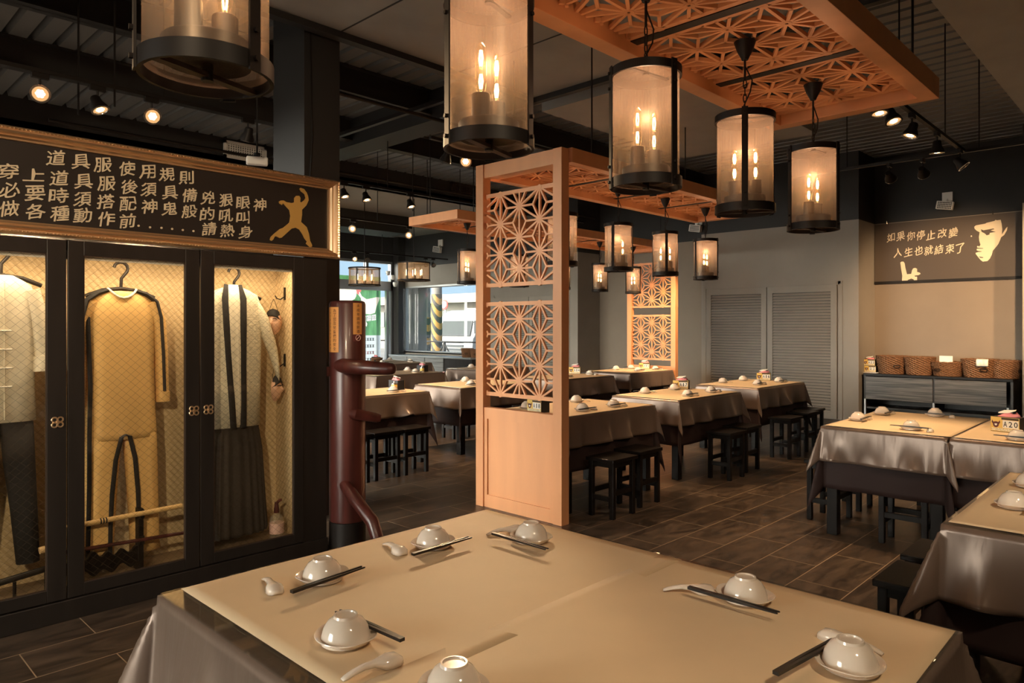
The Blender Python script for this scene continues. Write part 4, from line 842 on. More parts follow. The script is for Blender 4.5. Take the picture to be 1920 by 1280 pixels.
# ------------------------------------------------------------------ number boxes
def number_box(x, y, rz, txt, label, z=TZ + .0095, tissue=True, face=True):
    """tissue box: the number face looks along local -Y"""
    t = thing('table_number_box', label, 'tissue box', (x, y, z), rz, 'table number boxes')
    MB().box(-.085, .085, -.045, .045, 0, .098).build('box', 'tagk', t, bevel=.002)
    MB().box(-.083, .083, -.0475, -.0455, .003, .096).build('yellow_panel', 'tagy', t)
    MB().box(-.012, .079, -.0490, -.0476, .028, .078).build('white_panel', 'tagw', t)
    MB().box(-.078, .079, -.0488, -.0476, .006, .024).build('printed_strip', mat('strip_print', (.72, .60, .40), .6, noise=(160, .5)) if 'strip_print' not in bpy.data.materials else bpy.data.materials['strip_print'], t)
    MB().box(-.020, .079, -.0488, -.0476, .081, .094).build('printed_strip', 'bronze', t)
    em = [(-.074, .075), (-.066, .062), (-.058, .066), (-.046, .066), (-.038, .062), (-.030, .075), (-.027, .060), (-.034, .050), (-.037, .036), (-.046, .028), (-.058, .028), (-.067, .036), (-.070, .050), (-.077, .060)]
    MB().prism([(a, -.0476, b) for a, b in em], (0, -.0012, 0)).build('emblem', 'ink', t)
    MB().prism([(-.060, -.0489, .052), (-.044, -.0489, .052), (-.047, -.0489, .040), (-.057, -.0489, .040)], (0, -.0006, 0)).build('emblem_muzzle', 'tagw', t)
    o = MB()
    n = len(txt)
    for i, ch in enumerate(txt): glyph(o, ch, (-.012 + .091 * (i + .5) / n, -.0497, .053), RX, UP, .04, ZERO, fit=(.022 if ch != '1' else .0095, .036))
    o.build('number', 'tagk', t)
    if tissue:
        rnd = random.Random(int(x * 100)); R = []
        for k in range(5):
            f = k / 4; r = []
            for j in range(16):
                a = 2 * PI * j / 16; q = 1 - f * .5
                r.append((.07 * q * math.cos(a) * (1 + .12 * math.sin(3 * a + k)) + .018 * f, .034 * q * math.sin(a) * (1 + .15 * math.sin(4 * a + 2 * k)), .096 + .028 * f + .010 * f * math.sin(3 * a + 1)))
            R.append(r)
        MB().rings(R).build('tissue', 'pink', t, smooth='all')
        MB().prism([(-.05, -.02, .118), (.01, -.025, .124), (.05, -.01, .142), (.035, .015, .136), (-.03, .015, .130)], (0, .004, .008)).build('white_tissue', 'tagw', t)
    return t
number_box(5.63, .90, -PI / 2 - .22, 'A20', 'tissue box numbered A20 on the nearest number table')
number_box(4.31, 3.86, -PI / 2 - .1, 'A18', 'tissue box numbered A18 seen through the opening of the orange screen')
number_box(6.97, 4.12, -PI / 2 + .35, 'A17', 'tissue box numbered A17 on the middle table of the row')
number_box(8.83, 4.02, -PI / 2 + .35, 'A16', 'tissue box numbered A16 on the table before the louvred doors')
number_box(9.88, 6.52, -PI / 2 + .5, 'A15', 'tissue box with number label at the foot of the far screen')
number_box(8.18, 6.60, -PI / 2 + .5, 'A14', 'tissue box with number label on the second row table end')
number_box(4.79, 6.40, PI / 2, 'A19', 'black tissue box with its back turned behind the wooden dummy')
number_box(6.93, 8.60, PI / 2, 'A12', 'black tissue box with its back turned on the third row table')
number_box(8.20, 11.62, PI / 2, 'A11', 'black tissue box on the farthest tables below the poster')
for x, y, d in ((4.70, 6.32, 'beside the box behind the wooden dummy'), (6.84, 8.50, 'beside the third row box')):
    t = thing('sauce_caddy', 'small yellow sauce jar with a hinged lid ' + d, 'jar', (x, y, TZ + .0095), 0, 'small sauce jars')
    MB().lathe([(.0, 0), (.032, 0), (.034, .05), (.03, .06), (0, .06)], 16).build('jar', 'tagy', t, smooth=True); MB().lathe([(.031, .06), (.03, .07), (.01, .078), (.008, .095), (0, .096)], 16).build('lid', 'chrome', t, smooth=True)

# ================================================================== LATTICE WORK
def lattice(w, h, a=.24, bw=.0074, t=.018, border=.03):
    """star lattice in local XZ (w along X, h along Z), thickness along Y, centred in X, from z=0"""
    o = MB(); cw = a * math.sqrt(3) / 2; X0, X1, Z0, Z1 = -w / 2 + border * .3, w / 2 - border * .3, border * .8, h - border * .8; segs = set()
    def key(p): return (round(p[0], 4), round(p[1], 4))
    zc = h / 2
    V = lambda k, j: (k * cw, zc + (j + (.5 if k % 2 else 0)) * a)
    for k in range(-3, 4):
        for j in range(-4, 5):
            p = V(k, j); up = V(k, j + 1)
            jr = j + (1 if k % 2 else 0)
            ne, se = V(k + 1, jr), V(k + 1, jr - 1)      # two neighbours on the next column
            for q in (up, ne, se): segs.add((key(p), key(q)))
            for tri in ((p, up, ne), (p, ne, se)):
                c = (sum(v[0] for v in tri) / 3, sum(v[1] for v in tri) / 3)
                for v in tri: segs.add((key(v), key(c)))
    for (ax, az), (bx, bz) in segs:
        dx, dz = bx - ax, bz - az; t0, t1 = 0.0, 1.0; ok = True
        for p, q in ((-dx, ax - X0), (dx, X1 - ax), (-dz, az - Z0), (dz, Z1 - az)):
            if abs(p) < 1e-9:
                if q < 0: ok = False
            else:
                r = q / p
                if p < 0: t0 = max(t0, r)
                else: t1 = min(t1, r)
        if not ok or t1 - t0 < .02: continue
        A = Vector((ax + dx * t0, 0, az + dz * t0)); B = Vector((ax + dx * t1, 0, az + dz * t1)); n = Vector((-(B - A).z, 0, (B - A).x)).normalized() * bw
        o.add([A + n + Vector((0, -t / 2, 0)), B + n + Vector((0, -t / 2, 0)), B - n + Vector((0, -t / 2, 0)), A - n + Vector((0, -t / 2, 0)), A + n + Vector((0, t / 2, 0)), B + n + Vector((0, t / 2, 0)), B - n + Vector((0, t / 2, 0)), A - n + Vector((0, t / 2, 0))],
              [(0, 1, 2, 3), (7, 6, 5, 4), (0, 4, 5, 1), (2, 6, 7, 3), (1, 5, 6, 2), (3, 7, 4, 0)])
    for k in range(-3, 4):
        for j in range(-4, 5):
            x, z = V(k, j)
            if X0 - .01 < x < X1 + .01 and Z0 - .01 < z < Z1 + .01:
                o.add([(x + r * math.cos(q * PI / 5), y, z + r * math.sin(q * PI / 5)) for y in (-t / 2 - .001, t / 2 + .001) for r in (.022, .007) for q in range(10)],
                      [(q, (q + 1) % 10, 10 + (q + 1) % 10, 10 + q) for q in range(10)] + [(20 + q, 30 + q, 30 + (q + 1) % 10, 20 + (q + 1) % 10) for q in range(10)] + [(q, 20 + q, 20 + (q + 1) % 10, (q + 1) % 10) for q in range(10)])
    o.box(-w / 2, w / 2, -t / 2, t / 2, 0, border).box(-w / 2, w / 2, -t / 2, t / 2, h - border, h)
    return o
lat_mesh = lattice(.74, .75).build('lattice_panel', 'wood', None).data
_tmp = [o for o in COL.objects if o.data == lat_mesh]
for o in _tmp: bpy.data.objects.remove(o)
def lat(parent, loc, rot):
    o = bpy.data.objects.new('lattice_panel', lat_mesh); COL.objects.link(o); o.parent = parent; o.location = loc; o.rotation_euler = rot; return o
def screen(x, y0, y1, label, ztop):
    w = y1 - y0; t = thing('lattice_screen', label, 'screen', (x, y0, 0), 0, 'orange lattice screens'); p = .085
    for y in (0, w - p): MB().box(0, p, y, y + p, 0, ztop).build('post', 'wood', t, bevel=.002)
    MB().box(.012, p - .012, p, w - p, .71, .80).build('rail', 'wood', t); MB().box(.012, p - .012, p, w - p, 0, .10).build('rail', 'wood', t)
    MB().box(.012, p - .012, p, w - p, ztop - .11, ztop).build('rail', 'wood', t)
    MB().box(.024, p - .024, p + .035, w - p - .035, .10, .71).build('lower_panel', 'wood', t)
    for y in (p, w - p - .035): MB().box(.012, p - .012, y, y + .035, .10, .71).build('stile', 'wood', t)
    for z in (.895, 1.765):
        l = lat(t, (p / 2, w / 2, z), (0, 0, PI / 2)); l.scale = ((w - 2 * p) / .74 + .001, 1, 1)
    return t
screen(3.965, 3.325, 4.235, 'tall orange lattice screen standing behind the near table', 2.755)
screen(10.12, 6.09, 7.03, 'distant orange lattice screen at the end of the second row', 2.80)
def canopy(x0, x1, y0, y1, zb, n, label):
    t = thing('lattice_canopy', label, 'ceiling frame', (x0, y0, zb), 0, 'hanging lattice canopies'); L, w, b, h = x1 - x0, y1 - y0, .085, .108
    for y in (0, w - b): MB().box(0, L, y, y + b, 0, h).build('frame_board', 'wood', t, bevel=.002)
    for x in (0, L - b): MB().box(x, x + b, b, w - b, 0, h).build('frame_board', 'wood', t, bevel=.002)
    pit = (L - 2 * b) / n
    for i in range(n):
        l = lat(t, (b + pit * i + .03, w / 2, .062), (0, 0, 0)); l.rotation_euler = (-PI / 2, 0, -PI / 2); l.scale = ((w - 2 * b) / .74, 1, (pit - .06) / .75)
        if i: MB().box(b + pit * i - .027, b + pit * i + .027, b, w - b, .050, .075).build('cross_bar', 'iron', t)
    for x in (.3, L - .3):
        for y in (.05, w - .05): MB().tube([(x, y, h), (x, y, ZD - zb if x0 + x > 5.5 or y0 + y > 4.8 else ZS - zb)], .006, 6).build('hanging_rod', 'iron', t)
    return t
ZC = 2.655
canopy(.25, 4.275, .985, 1.888, ZC, 5, 'large orange lattice ceiling frame over the near table')
canopy(4.055, 7.45, 3.30, 4.225, ZC, 4, 'orange lattice ceiling frame joined to the tall screen')
canopy(5.44, 10.11, 6.12, 7.02, 2.69, 6, 'farthest orange lattice ceiling frame over the second row')

# ================================================================== LANTERNS
def lantern_proto():
    t = thing('pendant_lantern', 'x', 'pendant lamp', (0, 0, 0), 0, 'gauze pendant lanterns'); R, H = .126, .43
    for z, hh in ((0, .036), (H - .030, .030)):
        MB().lathe([(R - .006, z), (R + .002, z), (R + .002, z + hh), (R - .006, z + hh)], 40, closed=True).build('ring', 'iron', t, smooth=True)
    MB().lathe([(R - .008, .02), (R - .008, H - .01)], 40).build('gauze_shade', 'gauze', t, smooth=True)
    for k in range(3):
        a = PI / 2 + k * 2 * PI / 3; m = Matrix.Rotation(a, 4, 'Z'); s = MB().box(R + .002, R + .007, -.013, .013, -.004, H + .004, m)
        for z in (.02, .075, H - .02, H - .075): s.tube([m @ Vector((R + .004, 0, z)), m @ Vector((R + .014, 0, z))], .006, 8)
        s.build('strap', 'iron', t)
    b = MB().lathe([(0, .030), (.084, .030), (.086, .034), (.086, .072), (.084, .075), (0, .075)], 32).box(-R, R, -.010, .010, .002, .012); b.build('base_plate', 'bronze', t, smooth=True)
    MB().lathe([(0, -.004), (.012, -.004), (.012, .03)], 10).build('finial', 'iron', t)
    for s_ in (-1, 1):
        x = s_ * .044
        so = MB().lathe([(.026, .053), (.026, .118), (.024, .121), (0, .121)], 18, (x, 0, .022)).build('socket', 'bronze', t, smooth=True)
        MB().lathe([(.010, .121), (.013, .135), (.0155, .16), (.0155, .235), (.012, .252), (.005, .262), (0, .264)], 16, (x, 0, .022)).build('bulb', 'bulbglass', so, smooth=True)
        f = MB()
        for k in range(4):
            a = k * PI / 2; f.tube([(x + .003 * math.cos(a), .003 * math.sin(a), .137), (x + .006 * math.cos(a), .006 * math.sin(a), .156), (x + .003 * math.cos(a), .003 * math.sin(a), .176)], .0016, 5).tube([(x + .003 * math.cos(a), .003 * math.sin(a), .200), (x + .006 * math.cos(a), .006 * math.sin(a), .22), (x + .003 * math.cos(a), .003 * math.sin(a), .242)], .0016, 5)
        f.build('filament', 'filament', so, loc=(0, 0, .022))
    MB().box(-R, R, -.008, .008, H - .014, H - .008).lathe([(.012, H - .02), (.012, H + .01)], 10).build('top_bar', 'iron', t)
    c = MB()
    for i in range(5):
        z = H + .015 + i * .031; P = [(.007 * math.cos(q), 0, z + .020 * math.sin(q)) for q in [2 * PI * k / 12 for k in range(13)]]
        if i % 2: P = [(y, x, z_) for x, y, z_ in P]
        c.tube(P, .0024, 6)
    c.build('chain', 'iron', t)
    MB().tube([(0, 0, H + .155), (0, 0, H + .255)], .005, 8).build('rod', 'iron', t)
    MB().tube([(0, 0, H - .01), (.006, 0, H + .04), (-.022, .012, H + .10), (-.03, .01, H + .15), (0, 0, H + .22)], .003, 6).build('cord', 'iron', t, smooth=True)
    MB().lathe([(0, H + .245), (.014, H + .245), (.018, H + .255), (.034, H + .285), (.045, H + .318), (.047, H + .325), (0, H + .325)], 24).build('canopy_cap', 'iron', t, smooth=True)
    p = lamp('POINT', 'bulb_light', (0, 0, .32), 2.3, (1, .57, .33), size=.02, parent=t)
    return t
LAN = lantern_proto(); ZL = 1.947
def lantern(x, y, z, rz, label, first=[True]):
    if first[0]: o = LAN; first[0] = False
    else: o = dup(LAN)
    o.location = (x, y, z); o.rotation_euler = (0, 0, rz); o['label'] = label
    return o
def face(x, y, deg): return math.atan2(-y, -x) + math.radians(deg) - PI / 2
for x, deg, d in ((.605, 40, 'with only its base and lower part in the picture'), (1.395, 60, 'cut by the top of the picture beside the dark ceiling panel'), (2.185, 48, 'third from the far end of the large frame, before the screen'), (2.965, 0, 'second from the far end of the large frame'), (3.735, 62, 'at the far end of the large frame near the mural')):
    lantern(x, 1.436, ZL, face(x, 1.436, deg), 'cylindrical gauze lantern ' + d)
for x, deg, d in ((4.50, 20, 'half hidden beside the tall screen post'), (5.28, -20, 'under the middle frame, first past the screen'), (6.07, 5, 'under the middle frame, before the far screen'), (6.86, 70, 'at the end of the middle frame, before the louvred doors')):
    lantern(x, 3.765, ZL, face(x, 3.765, deg), 'gauze lantern ' + d)
for x, deg, d in ((6.0, 70, 'under the farthest frame between window and screen'), (6.95, 30, 'seen through the star lattice of the tall screen'), (7.83, 0, 'under the farthest frame, behind the tall screen post'), (8.73, 65, 'under the farthest frame against the brown wall'), (9.62, -60, 'under the farthest frame close to the far screen')):
    lantern(x, 6.565, ZL + .033, face(x, 6.565, deg), 'gauze lantern ' + d)
def drum(x, y, z, label):
    t = thing('drum_lantern', label, 'pendant lamp', (x, y, z), 0, 'wide drum lanterns'); R, H = .30, .34
    for q in (0, H - .025): MB().lathe([(R - .008, q), (R, q), (R, q + .025), (R - .008, q + .025)], 40, closed=True).build('ring', 'iron', t, smooth=True)
    MB().lathe([(R - .01, .01), (R - .01, H - .01)], 40).build('gauze_shade', 'gauze', t, smooth=True)
    for k in range(4): MB().box(R, R + .006, -.014, .014, 0, H, Matrix.Rotation(k * PI / 2 + .5, 4, 'Z')).build('strap', 'iron', t)
    MB().box(-R, R, -.012, .012, .0, .01).box(-.012, .012, -R, R, 0, .01).lathe([(0, .0), (.2, .01), (.2, .03), (0, .03)], 24).build('base_plate', 'bronze', t)
    for k in range(6):
        a = k * PI / 3; px, py = .15 * math.cos(a), .15 * math.sin(a)
        so = MB().lathe([(.02, .03), (.02, .09), (0, .09)], 12, (px, py, 0)).build('socket', 'bronze', t)
        MB().lathe([(.01, .09), (.015, .13), (.015, .2), (0, .23)], 12, (px, py, 0)).build('bulb', 'bulbglass', so, smooth=True)
        MB().tube([(px, py, .11), (px, py, .21)], .003, 6).build('filament', 'filament', so)
    MB().tube([(0, 0, .03), (0, 0, 3.78 - z)], .008, 8).build('rod', 'iron', t)
    lamp('POINT', 'bulb_light', (0, 0, .15), 5, (1, .66, .34), size=.08, parent=t)
drum(7.66, 11.22, 2.21, 'wide drum gauze lantern hanging before the poultry poster'); drum(8.10, 10.30, 2.28, 'wide drum gauze lantern hanging before the street window')

# ================================================================== TRACK LIGHTS
def track(p0, p1, label, rods=2, ztop=ZD):
    t = thing('lighting_track', label, 'lighting track', p0, 0); d = Vector(p1) - Vector(p0); L = d.length; a = math.atan2(d.y, d.x); m = Matrix.Rotation(a, 4, 'Z')
    MB().box(0, L, -.017, .017, 0, .028, m).build('rail', 'iron', t)
    for i in range(rods):
        q = m @ Vector((L * (i + .5) / rods, 0, 0)); MB().tube([(q.x, q.y, .028), (q.x, q.y, ztop - p0[2])], .006, 6).build('hanging_rod', 'iron', t)
def spotlight(x, y, z, aim, label, lit=True, energy=0, spot=50, tint=(1, .66, .36), size=.05):
    """adapter on the track, short stem, bell housing aimed at a point"""
    t = thing('track_spotlight', label, 'spotlight', (x, y, z), 0, 'track spotlights'); c = Vector((0, 0, -.125))
    MB().box(-.05, .05, -.016, .016, -.035, 0).build('adapter', 'iron', t, bevel=.003)
    MB().tube([(0, 0, -.035), (0, 0, -.085)], .007, 8).build('stem', 'iron', t)
    v = (Vector(aim) - (Vector((x, y, z)) + c)).normalized(); rot = v.to_track_quat('Z', 'Y').to_matrix().to_4x4(); m = Matrix.Translation(c) @ rot
    h = MB().lathe([(0, -.055), (.026, -.055), (.032, -.045), (.036, -.01), (.055, .03), (.058, .05), (.052, .05), (.045, .03), (0, .02)], 24); h.v = [tuple(m @ Vector(p)) for p in h.v]; h.build('housing', 'iron', t, smooth=True)
    r = MB().lathe([(.046, .049), (.058, .049), (.060, .053), (.048, .054)], 24, closed=True); r.v = [tuple(m @ Vector(p)) for p in r.v]; r.build('trim_ring', 'chrome', t, smooth=True)
    l = MB().lathe([(.0, .046), (.047, .046)], 20); l.v = [tuple(m @ Vector(p)) for p in l.v]; l.build('lens', 'reflector' if lit else 'lensdim', t)
    if lit:
        l = MB()
        for k in range(6): l.lathe([(0, .0475), (.0115, .0475)], 10, (.0165 * math.cos(k * PI / 3), .0165 * math.sin(k * PI / 3), 0))
        l.lathe([(0, .0475), (.0115, .0475)], 10); l.v = [tuple(m @ Vector(p)) for p in l.v]; l.build('led_cluster', 'lens', t)
    if energy:
        s = lamp('SPOT', 'spot_beam', (x, y, z), energy, tint, None, size, spot, .7, t)
        s.location = c + v * .06; s.rotation_euler = v.to_track_quat('-Z', 'Y').to_euler()
TRY = 5.5
track((XS + .2, TRY, 3.12), (2.7, TRY, 3.12), 'black lighting track above the rules sign', 2)
E1 = dict(energy=120, spot=46)
for px, py, aim, lit, d, kw in ((75, 183, (.4, 1.2, .8), True, 'glowing spotlight nearest the picture edge above the rules sign', dict(energy=200, spot=50)), (183, 208, (2.4, 4.3, 0), True, 'spotlight pointing down above the rules sign', {}), (284, 222, (1.25, 1.3, .8), True, 'glowing spotlight above the middle of the rules sign', E1), (465, 262, (2.6, 7, 0), True, 'spotlight hanging before the ceiling grille', {})):
    q = at(px, py, 'y', TRY); spotlight(q.x, TRY, 3.12, aim, d, lit, **kw)
track((5.2, 1.62, 3.12), (7.9, 1.62, 3.12), 'black lighting track running past the large frame', 2)
for px, py, aim, lit, d, kw in ((1648, 212, (5.0, 1.3, .75), True, 'lit spotlight just under the large frame edge', dict(energy=75, spot=60)), (1672, 222, (5.2, .8, .75), True, 'second lit spotlight by the large frame edge', dict(energy=40, spot=60)), (1710, 248, (5.6, 2.3, .4), True, 'tilted lit spotlight in the middle of the track', dict(energy=60, spot=60)), (1757, 280, (7.2, 1.7, 0), True, 'spotlight near the end of the track', {}), (1800, 315, (8, 0, 1), False, 'dark spotlight at the end of the track', {})):
    q = at(px, py - 12, 'y', 1.62); spotlight(q.x, 1.62, 3.12, aim, d, lit, **kw)
track((7.95, .9, 3.12), (7.95, 3.3, 3.12), 'black cross track before the mural wall', 2)
for px, py, d in ((1668, 330, 'unlit chrome spotlight above the recessed wall'), (1730, 318, 'second unlit chrome spotlight above the recessed wall')):
    q = at(px, py, 'x', 7.95); spotlight(7.95, q.y, 3.12, (11, q.y, 1.5), d, False)
spotlight(8.4, .86, 3.12, (12.2, 2.6, 1.75), 'lit spotlight at the picture edge beside the mural', True, 420, 44)
spotlight(8.4, -.2, 3.12, (12.2, 2.9, 1.4), 'added spotlight outside the picture aimed at the recessed wall', True, 300, 44)  # unseen lamp added to wash the recessed wall with light
track((8.4, -.5, 3.12), (8.4, 1.0, 3.12), 'short black track beside the mural edge', 1, ZS)
# unseen track added behind the viewer as front fill light
track((-2.2, -.9, 3.12), (2.6, -.9, 3.12), 'black lighting track added unseen behind the viewer', 2, ZS)
for x, aim, e, sp_, d in ((-.1, (3.95, 3.75, .7), 12, 32, 'aimed at the tall screen'), (-1.8, (1.0, 4.0, 2.0), 300, 44, 'aimed at the rules sign'), (.9, (1.5, 1.0, .75), 55, 80, 'aimed at the near table'), (2.3, (4.6, 1.0, .5), 70, 60, 'aimed at table A20')):
    spotlight(x, -.9, 3.12, aim, 'added fill spotlight behind the viewer ' + d, True, e, sp_, tint=(1, .78, .52), size=.12)
# over the rows of tables
track((4.6, 7.4, 3.18), (9.4, 7.4, 3.18), 'long black track below the fascia', 3)
track((4.2, 5.1, 3.18), (9.4, 5.1, 3.18), 'black track between the middle and farthest frames', 2)
spotlight(4.64, 5.1, 3.18, (1.25, 1.25, .76), 'glowing spotlight below the big lantern aimed at the near table', True, 170, 28, size=.03)
for x, aim, d, e in ((5.4, (5.3, 3.7, .75), 'spotlight over table A18', 120), (6.3, (6.6, 3.8, .75), 'spotlight over table A17', 120), (8.0, (8.3, 3.9, .75), 'spotlight over table A16', 130), (4.4, (4.4, 6.2, .75), 'spotlight over the table behind the dummy', 80), (9.0, (9.9, 6.5, 1.2), 'spotlight aimed at the far orange screen', 330)):
    spotlight(x, 5.1, 3.18, aim, d, True, e, 56)
for px, py, lit, d in ((645, 297, True, 'spotlight beside the dark column below the steel deck'), (686, 368, True, 'spotlight hanging in front of the pale ceiling'), (769, 385, True, 'spotlight before the farthest frame corner'), (905, 372, True, 'spotlight beside the tall screen below the fascia')):
    q = at(px, py, 'y', 7.4); spotlight(q.x, 7.4, 3.18 if py > 320 else 3.18, (q.x + .2, 6.6 if lit else 8, .8), d, lit, 60, 60)
track((5.6, 10.0 - .9, 3.05), (9.0, 10.0 - .9, 3.05), 'black track crossing before the far window corner', 2)
for px, d in ((662, 'amber spotlight before the far windows, beside the gold frame'), (767, 'amber spotlight before the far black wall')):
    q = at(px, 440, 'y', 9.1); spotlight(q.x, 9.1, 3.05, (q.x - 3, 6.0, 1.0), d, True)
track((7.2, 12.6, 3.0), (10.9, 12.6, 3.0), 'farthest black track near the corner windows', 1, 3.42)
for px, d in ((664, 'amber spotlight on the farthest track'), (798, 'dark spotlight on the black wall above the window'), (812, 'second dark spotlight on the black wall above the window'), (688, 'chrome spotlight on the farthest track')):
    q = at(px, 470, 'y', 12.6); spotlight(min(q.x, 10.8), 12.6, 3.0, (q.x - 1, 9, .5), d, px == 664)
q = at(735, 520, 'y', 14.9)
for k, (dx, dz) in enumerate(((-.12, .1), (.03, 0.0), (.1, -.18))):
    t = thing('wall_spotlight', 'small white spotlight on the far corner post, %s' % ('top', 'middle', 'bottom')[k] + ' of three', 'spotlight', (q.x + dx, 14.9, q.z + dz), 0, 'white corner spotlights')
    MB().lathe([(0, -.06), (.04, -.05), (.06, .03), (.06, .06), (0, .05)], 16).build('housing', 'white', t, smooth=True); MB().tube([(0, 0, 0), (0, .09, 0)], .012, 6).build('bracket', 'iron', t)

# ================================================================== WALL FITTINGS
def vent(px0, py0, px1, py1, label):
    a, b = at(px0, py0, 'y', 9.98), at(px1, py1, 'y', 9.98); t = thing('ceiling_grille', label, 'air grille', (a.x, 9.99, b.z), 0, 'air grilles'); w, h = b.x - a.x, a.z - b.z
    MB().box(0, w, -.03, 0, 0, .04).box(0, w, -.03, 0, h - .04, h).box(0, .04, -.03, 0, 0, h).box(w - .04, w, -.03, 0, 0, h).build('frame', 'bronze' if px0 > 700 else 'white', t)
    s = MB().box(.04, w - .04, -.006, 0, .04, h - .04)
    o2 = MB()
    for i in range(16): x = .04 + (w - .08) * (i + .5) / 16; o2.box(x - .006, x + .006, -.028, -.006, .04, h - .04)
    for i in range(5): z = .04 + (h - .08) * (i + .5) / 5; o2.box(.04, w - .04, -.024, -.01, z - .005, z + .005)
    s.build('backing', 'black', t); o2.build('grille_bars', 'bronze' if px0 > 700 else 'white', t)
vent(419, 262, 499, 308, 'pale air grille on the dark fascia above the rules sign'); vent(845, 340, 905, 372, 'brown air grille on the dark fascia beside the tall screen')
def emergency(loc, axis, label, s=1.0):
    t = thing('emergency_light', label, 'emergency light', loc, 0 if axis == 'x' else -PI / 2, 'white emergency lights')
    MB().box(-.03, 0, -.07 * s, .07 * s, .0, .14 * s).build('wall_plate', 'white', t, bevel=.004); MB().tube([(-.03, 0, .03 * s), (-.09, -.01, -.02 * s)], .012, 8).build('arm', 'white', t)
    MB().box(-.15, -.07, -.11 * s, .11 * s, -.13 * s, -.01 * s, Matrix.Rotation(.18, 4, 'X')).build('lamp_head', 'white', t, bevel=.006)
    g = MB()
    for i in range(4):
        for j in range(9): g.box(-.1535, -.1505, -.095 * s + j * .021 * s, -.081 * s + j * .021 * s, -.12 * s + i * .026 * s, -.103 * s + i * .026 * s, Matrix.Rotation(.18, 4, 'X'))
    g.build('led_grid', 'iron', t)
q = at(1777, 378, 'x', XW); emergency((XW, q.y, q.z), 'x', 'white emergency light on the dark wall above the mural')
q = at(1311, 422, 'x', XB); emergency((XB, q.y, q.z), 'x', 'white emergency light above the closet corner behind a lantern')
q = at(827, 462, 'x', XB); emergency((XB, q.y, q.z), 'x', 'white emergency light on the black wall above the window', 1.2)
t = thing('ceiling_projector', 'white angled projector hanging before the pale air grille', 'projector', tuple(at(482, 302, 'y', 6.0)), -.4)
MB().box(-.09, .09, -.04, .04, -.035, .035).build('casing', 'white', t, bevel=.012); MB().lathe([(0, .05), (.03, .05), (.03, .07), (0, .07)], 14).build('lens_cap', 'iron', t); MB().tube([(0, 0, .04), (0, 0, 1.1)], .008, 6).build('hanging_rod', 'iron', t)
# hanging rods and channels below the deck
for px, py, yy, d in ((215, 150, 5.5, 'thin vertical hanging rod beside the big lantern'), (147, 200, 5.9, 'thin vertical hanging rod above the rules sign'), (774, 300, 7.6, 'vertical hanging rod before the black fascia'), (801, 300, 8.4, 'second vertical hanging rod before the black fascia')):
    q = at(px, py, 'y', yy); r = MB().tube([(0, 0, 0), (0, 0, ZD - 3.0)], .007, 6).build('hanging_rod', 'iron', None, loc=(q.x, yy, 3.0)); tag(r, d, 'rod')
for y, x0, x1, z, d in ((5.75, 2.9, 9.5, 3.62, 'black pipe under the deck beside the soffit'), (8.7, 2.0, 11.4, 3.62, 'black pipe under the deck before the fascia')):
    r = MB().tube([(x0, y, z), (x1, y, z)], .02, 8).build('ceiling_pipe', 'iron', None); tag(r, d, 'pipe')
r = MB().box(4.55, 4.60, 4.8, 9.6, 3.66, 3.70).build('strut_channel', 'iron', None); tag(r, 'black strut channel crossing below the deck', 'channel')

# ================================================================== MURAL BOARD
ms = thing('mural_sign', 'brown board with cream characters and a stencilled face on the recessed wall', 'sign', (0, 0, 0)); MX = XW - .03
a, b = at(1640, 532, 'x', MX), at(1917, 396, 'x', MX); c2 = at(1640, 418, 'x', MX)
MB().box(MX, XW, b.y, a.y, 2.16, 3.075).build('board', 'mural', ms)
MB().box(MX - .012, XW, b.y, a.y, 2.125, 2.165).build('bottom_rail', 'iron', ms)
for y in (a.y - .18, b.y + .35): MB().tube([(MX, y, 3.07), (MX - .01, y, 3.12), (MX, y - .03, 3.07)], .008, 6).build('hook', 'chrome', ms)
RY = Vector((0, -1, 0)); o = MB(); k_ = 6.857
for ch, x, y in (('如', 210, 375), ('果', 335, 362), ('你', 465, 357), ('停', 590, 347), ('止', 722, 345), ('改', 870, 322), ('變', 1010, 312), ('人', 300, 572), ('生', 435, 562), ('也', 565, 546), ('就', 695, 542), ('結', 825, 532), ('束', 968, 522), ('了', 1100, 517)):
    glyph(o, ch, at(1640 + x / k_, 390 + y / k_, 'x', MX - .004), RY, UP, 1, Vector((.06, 0, 0)), brush=.09, bold=.008, fit=(.115, .135))
o.build('lettering', 'cream', ms, solid=.003)
def mpoly(pts, name, m, dx): return MB().prism([at(1640 + x / k_, 390 + y / k_, 'x', MX - dx) for x, y in pts], (.003, 0, 0)).build(name, m, ms)
mpoly([(1280,240),(1300,222),(1350,212),(1420,200),(1440,188),(1540,165),(1555,150),(1570,157),(1620,150),(1632,200),(1640,270),(1635,340),(1690,255),(1708,240),(1700,285),(1665,345),(1625,375),(1612,410),(1590,460),(1560,500),(1520,545),(1505,600),(1480,650),(1450,680),(1390,688),(1360,665),(1335,635),(1300,590),(1298,575),(1330,565),(1370,560),(1380,555),(1330,550),(1310,540),(1315,522),(1395,520),(1395,514),(1320,508),(1315,495),(1325,485),(1345,495),(1360,470),(1345,420),(1340,370),(1350,310),(1310,290),(1285,265)], 'stencil_face', 'cream', .004)
mpoly([(1365,272),(1400,285),(1525,262),(1540,270),(1490,285),(1555,306),(1480,318),(1475,340),(1440,350),(1415,325),(1375,305)], 'stencil_eye', 'mural', .0075)
mpoly([(1335,622),(1395,630),(1395,640),(1360,640)], 'stencil_chin_line', 'mural', .0075)
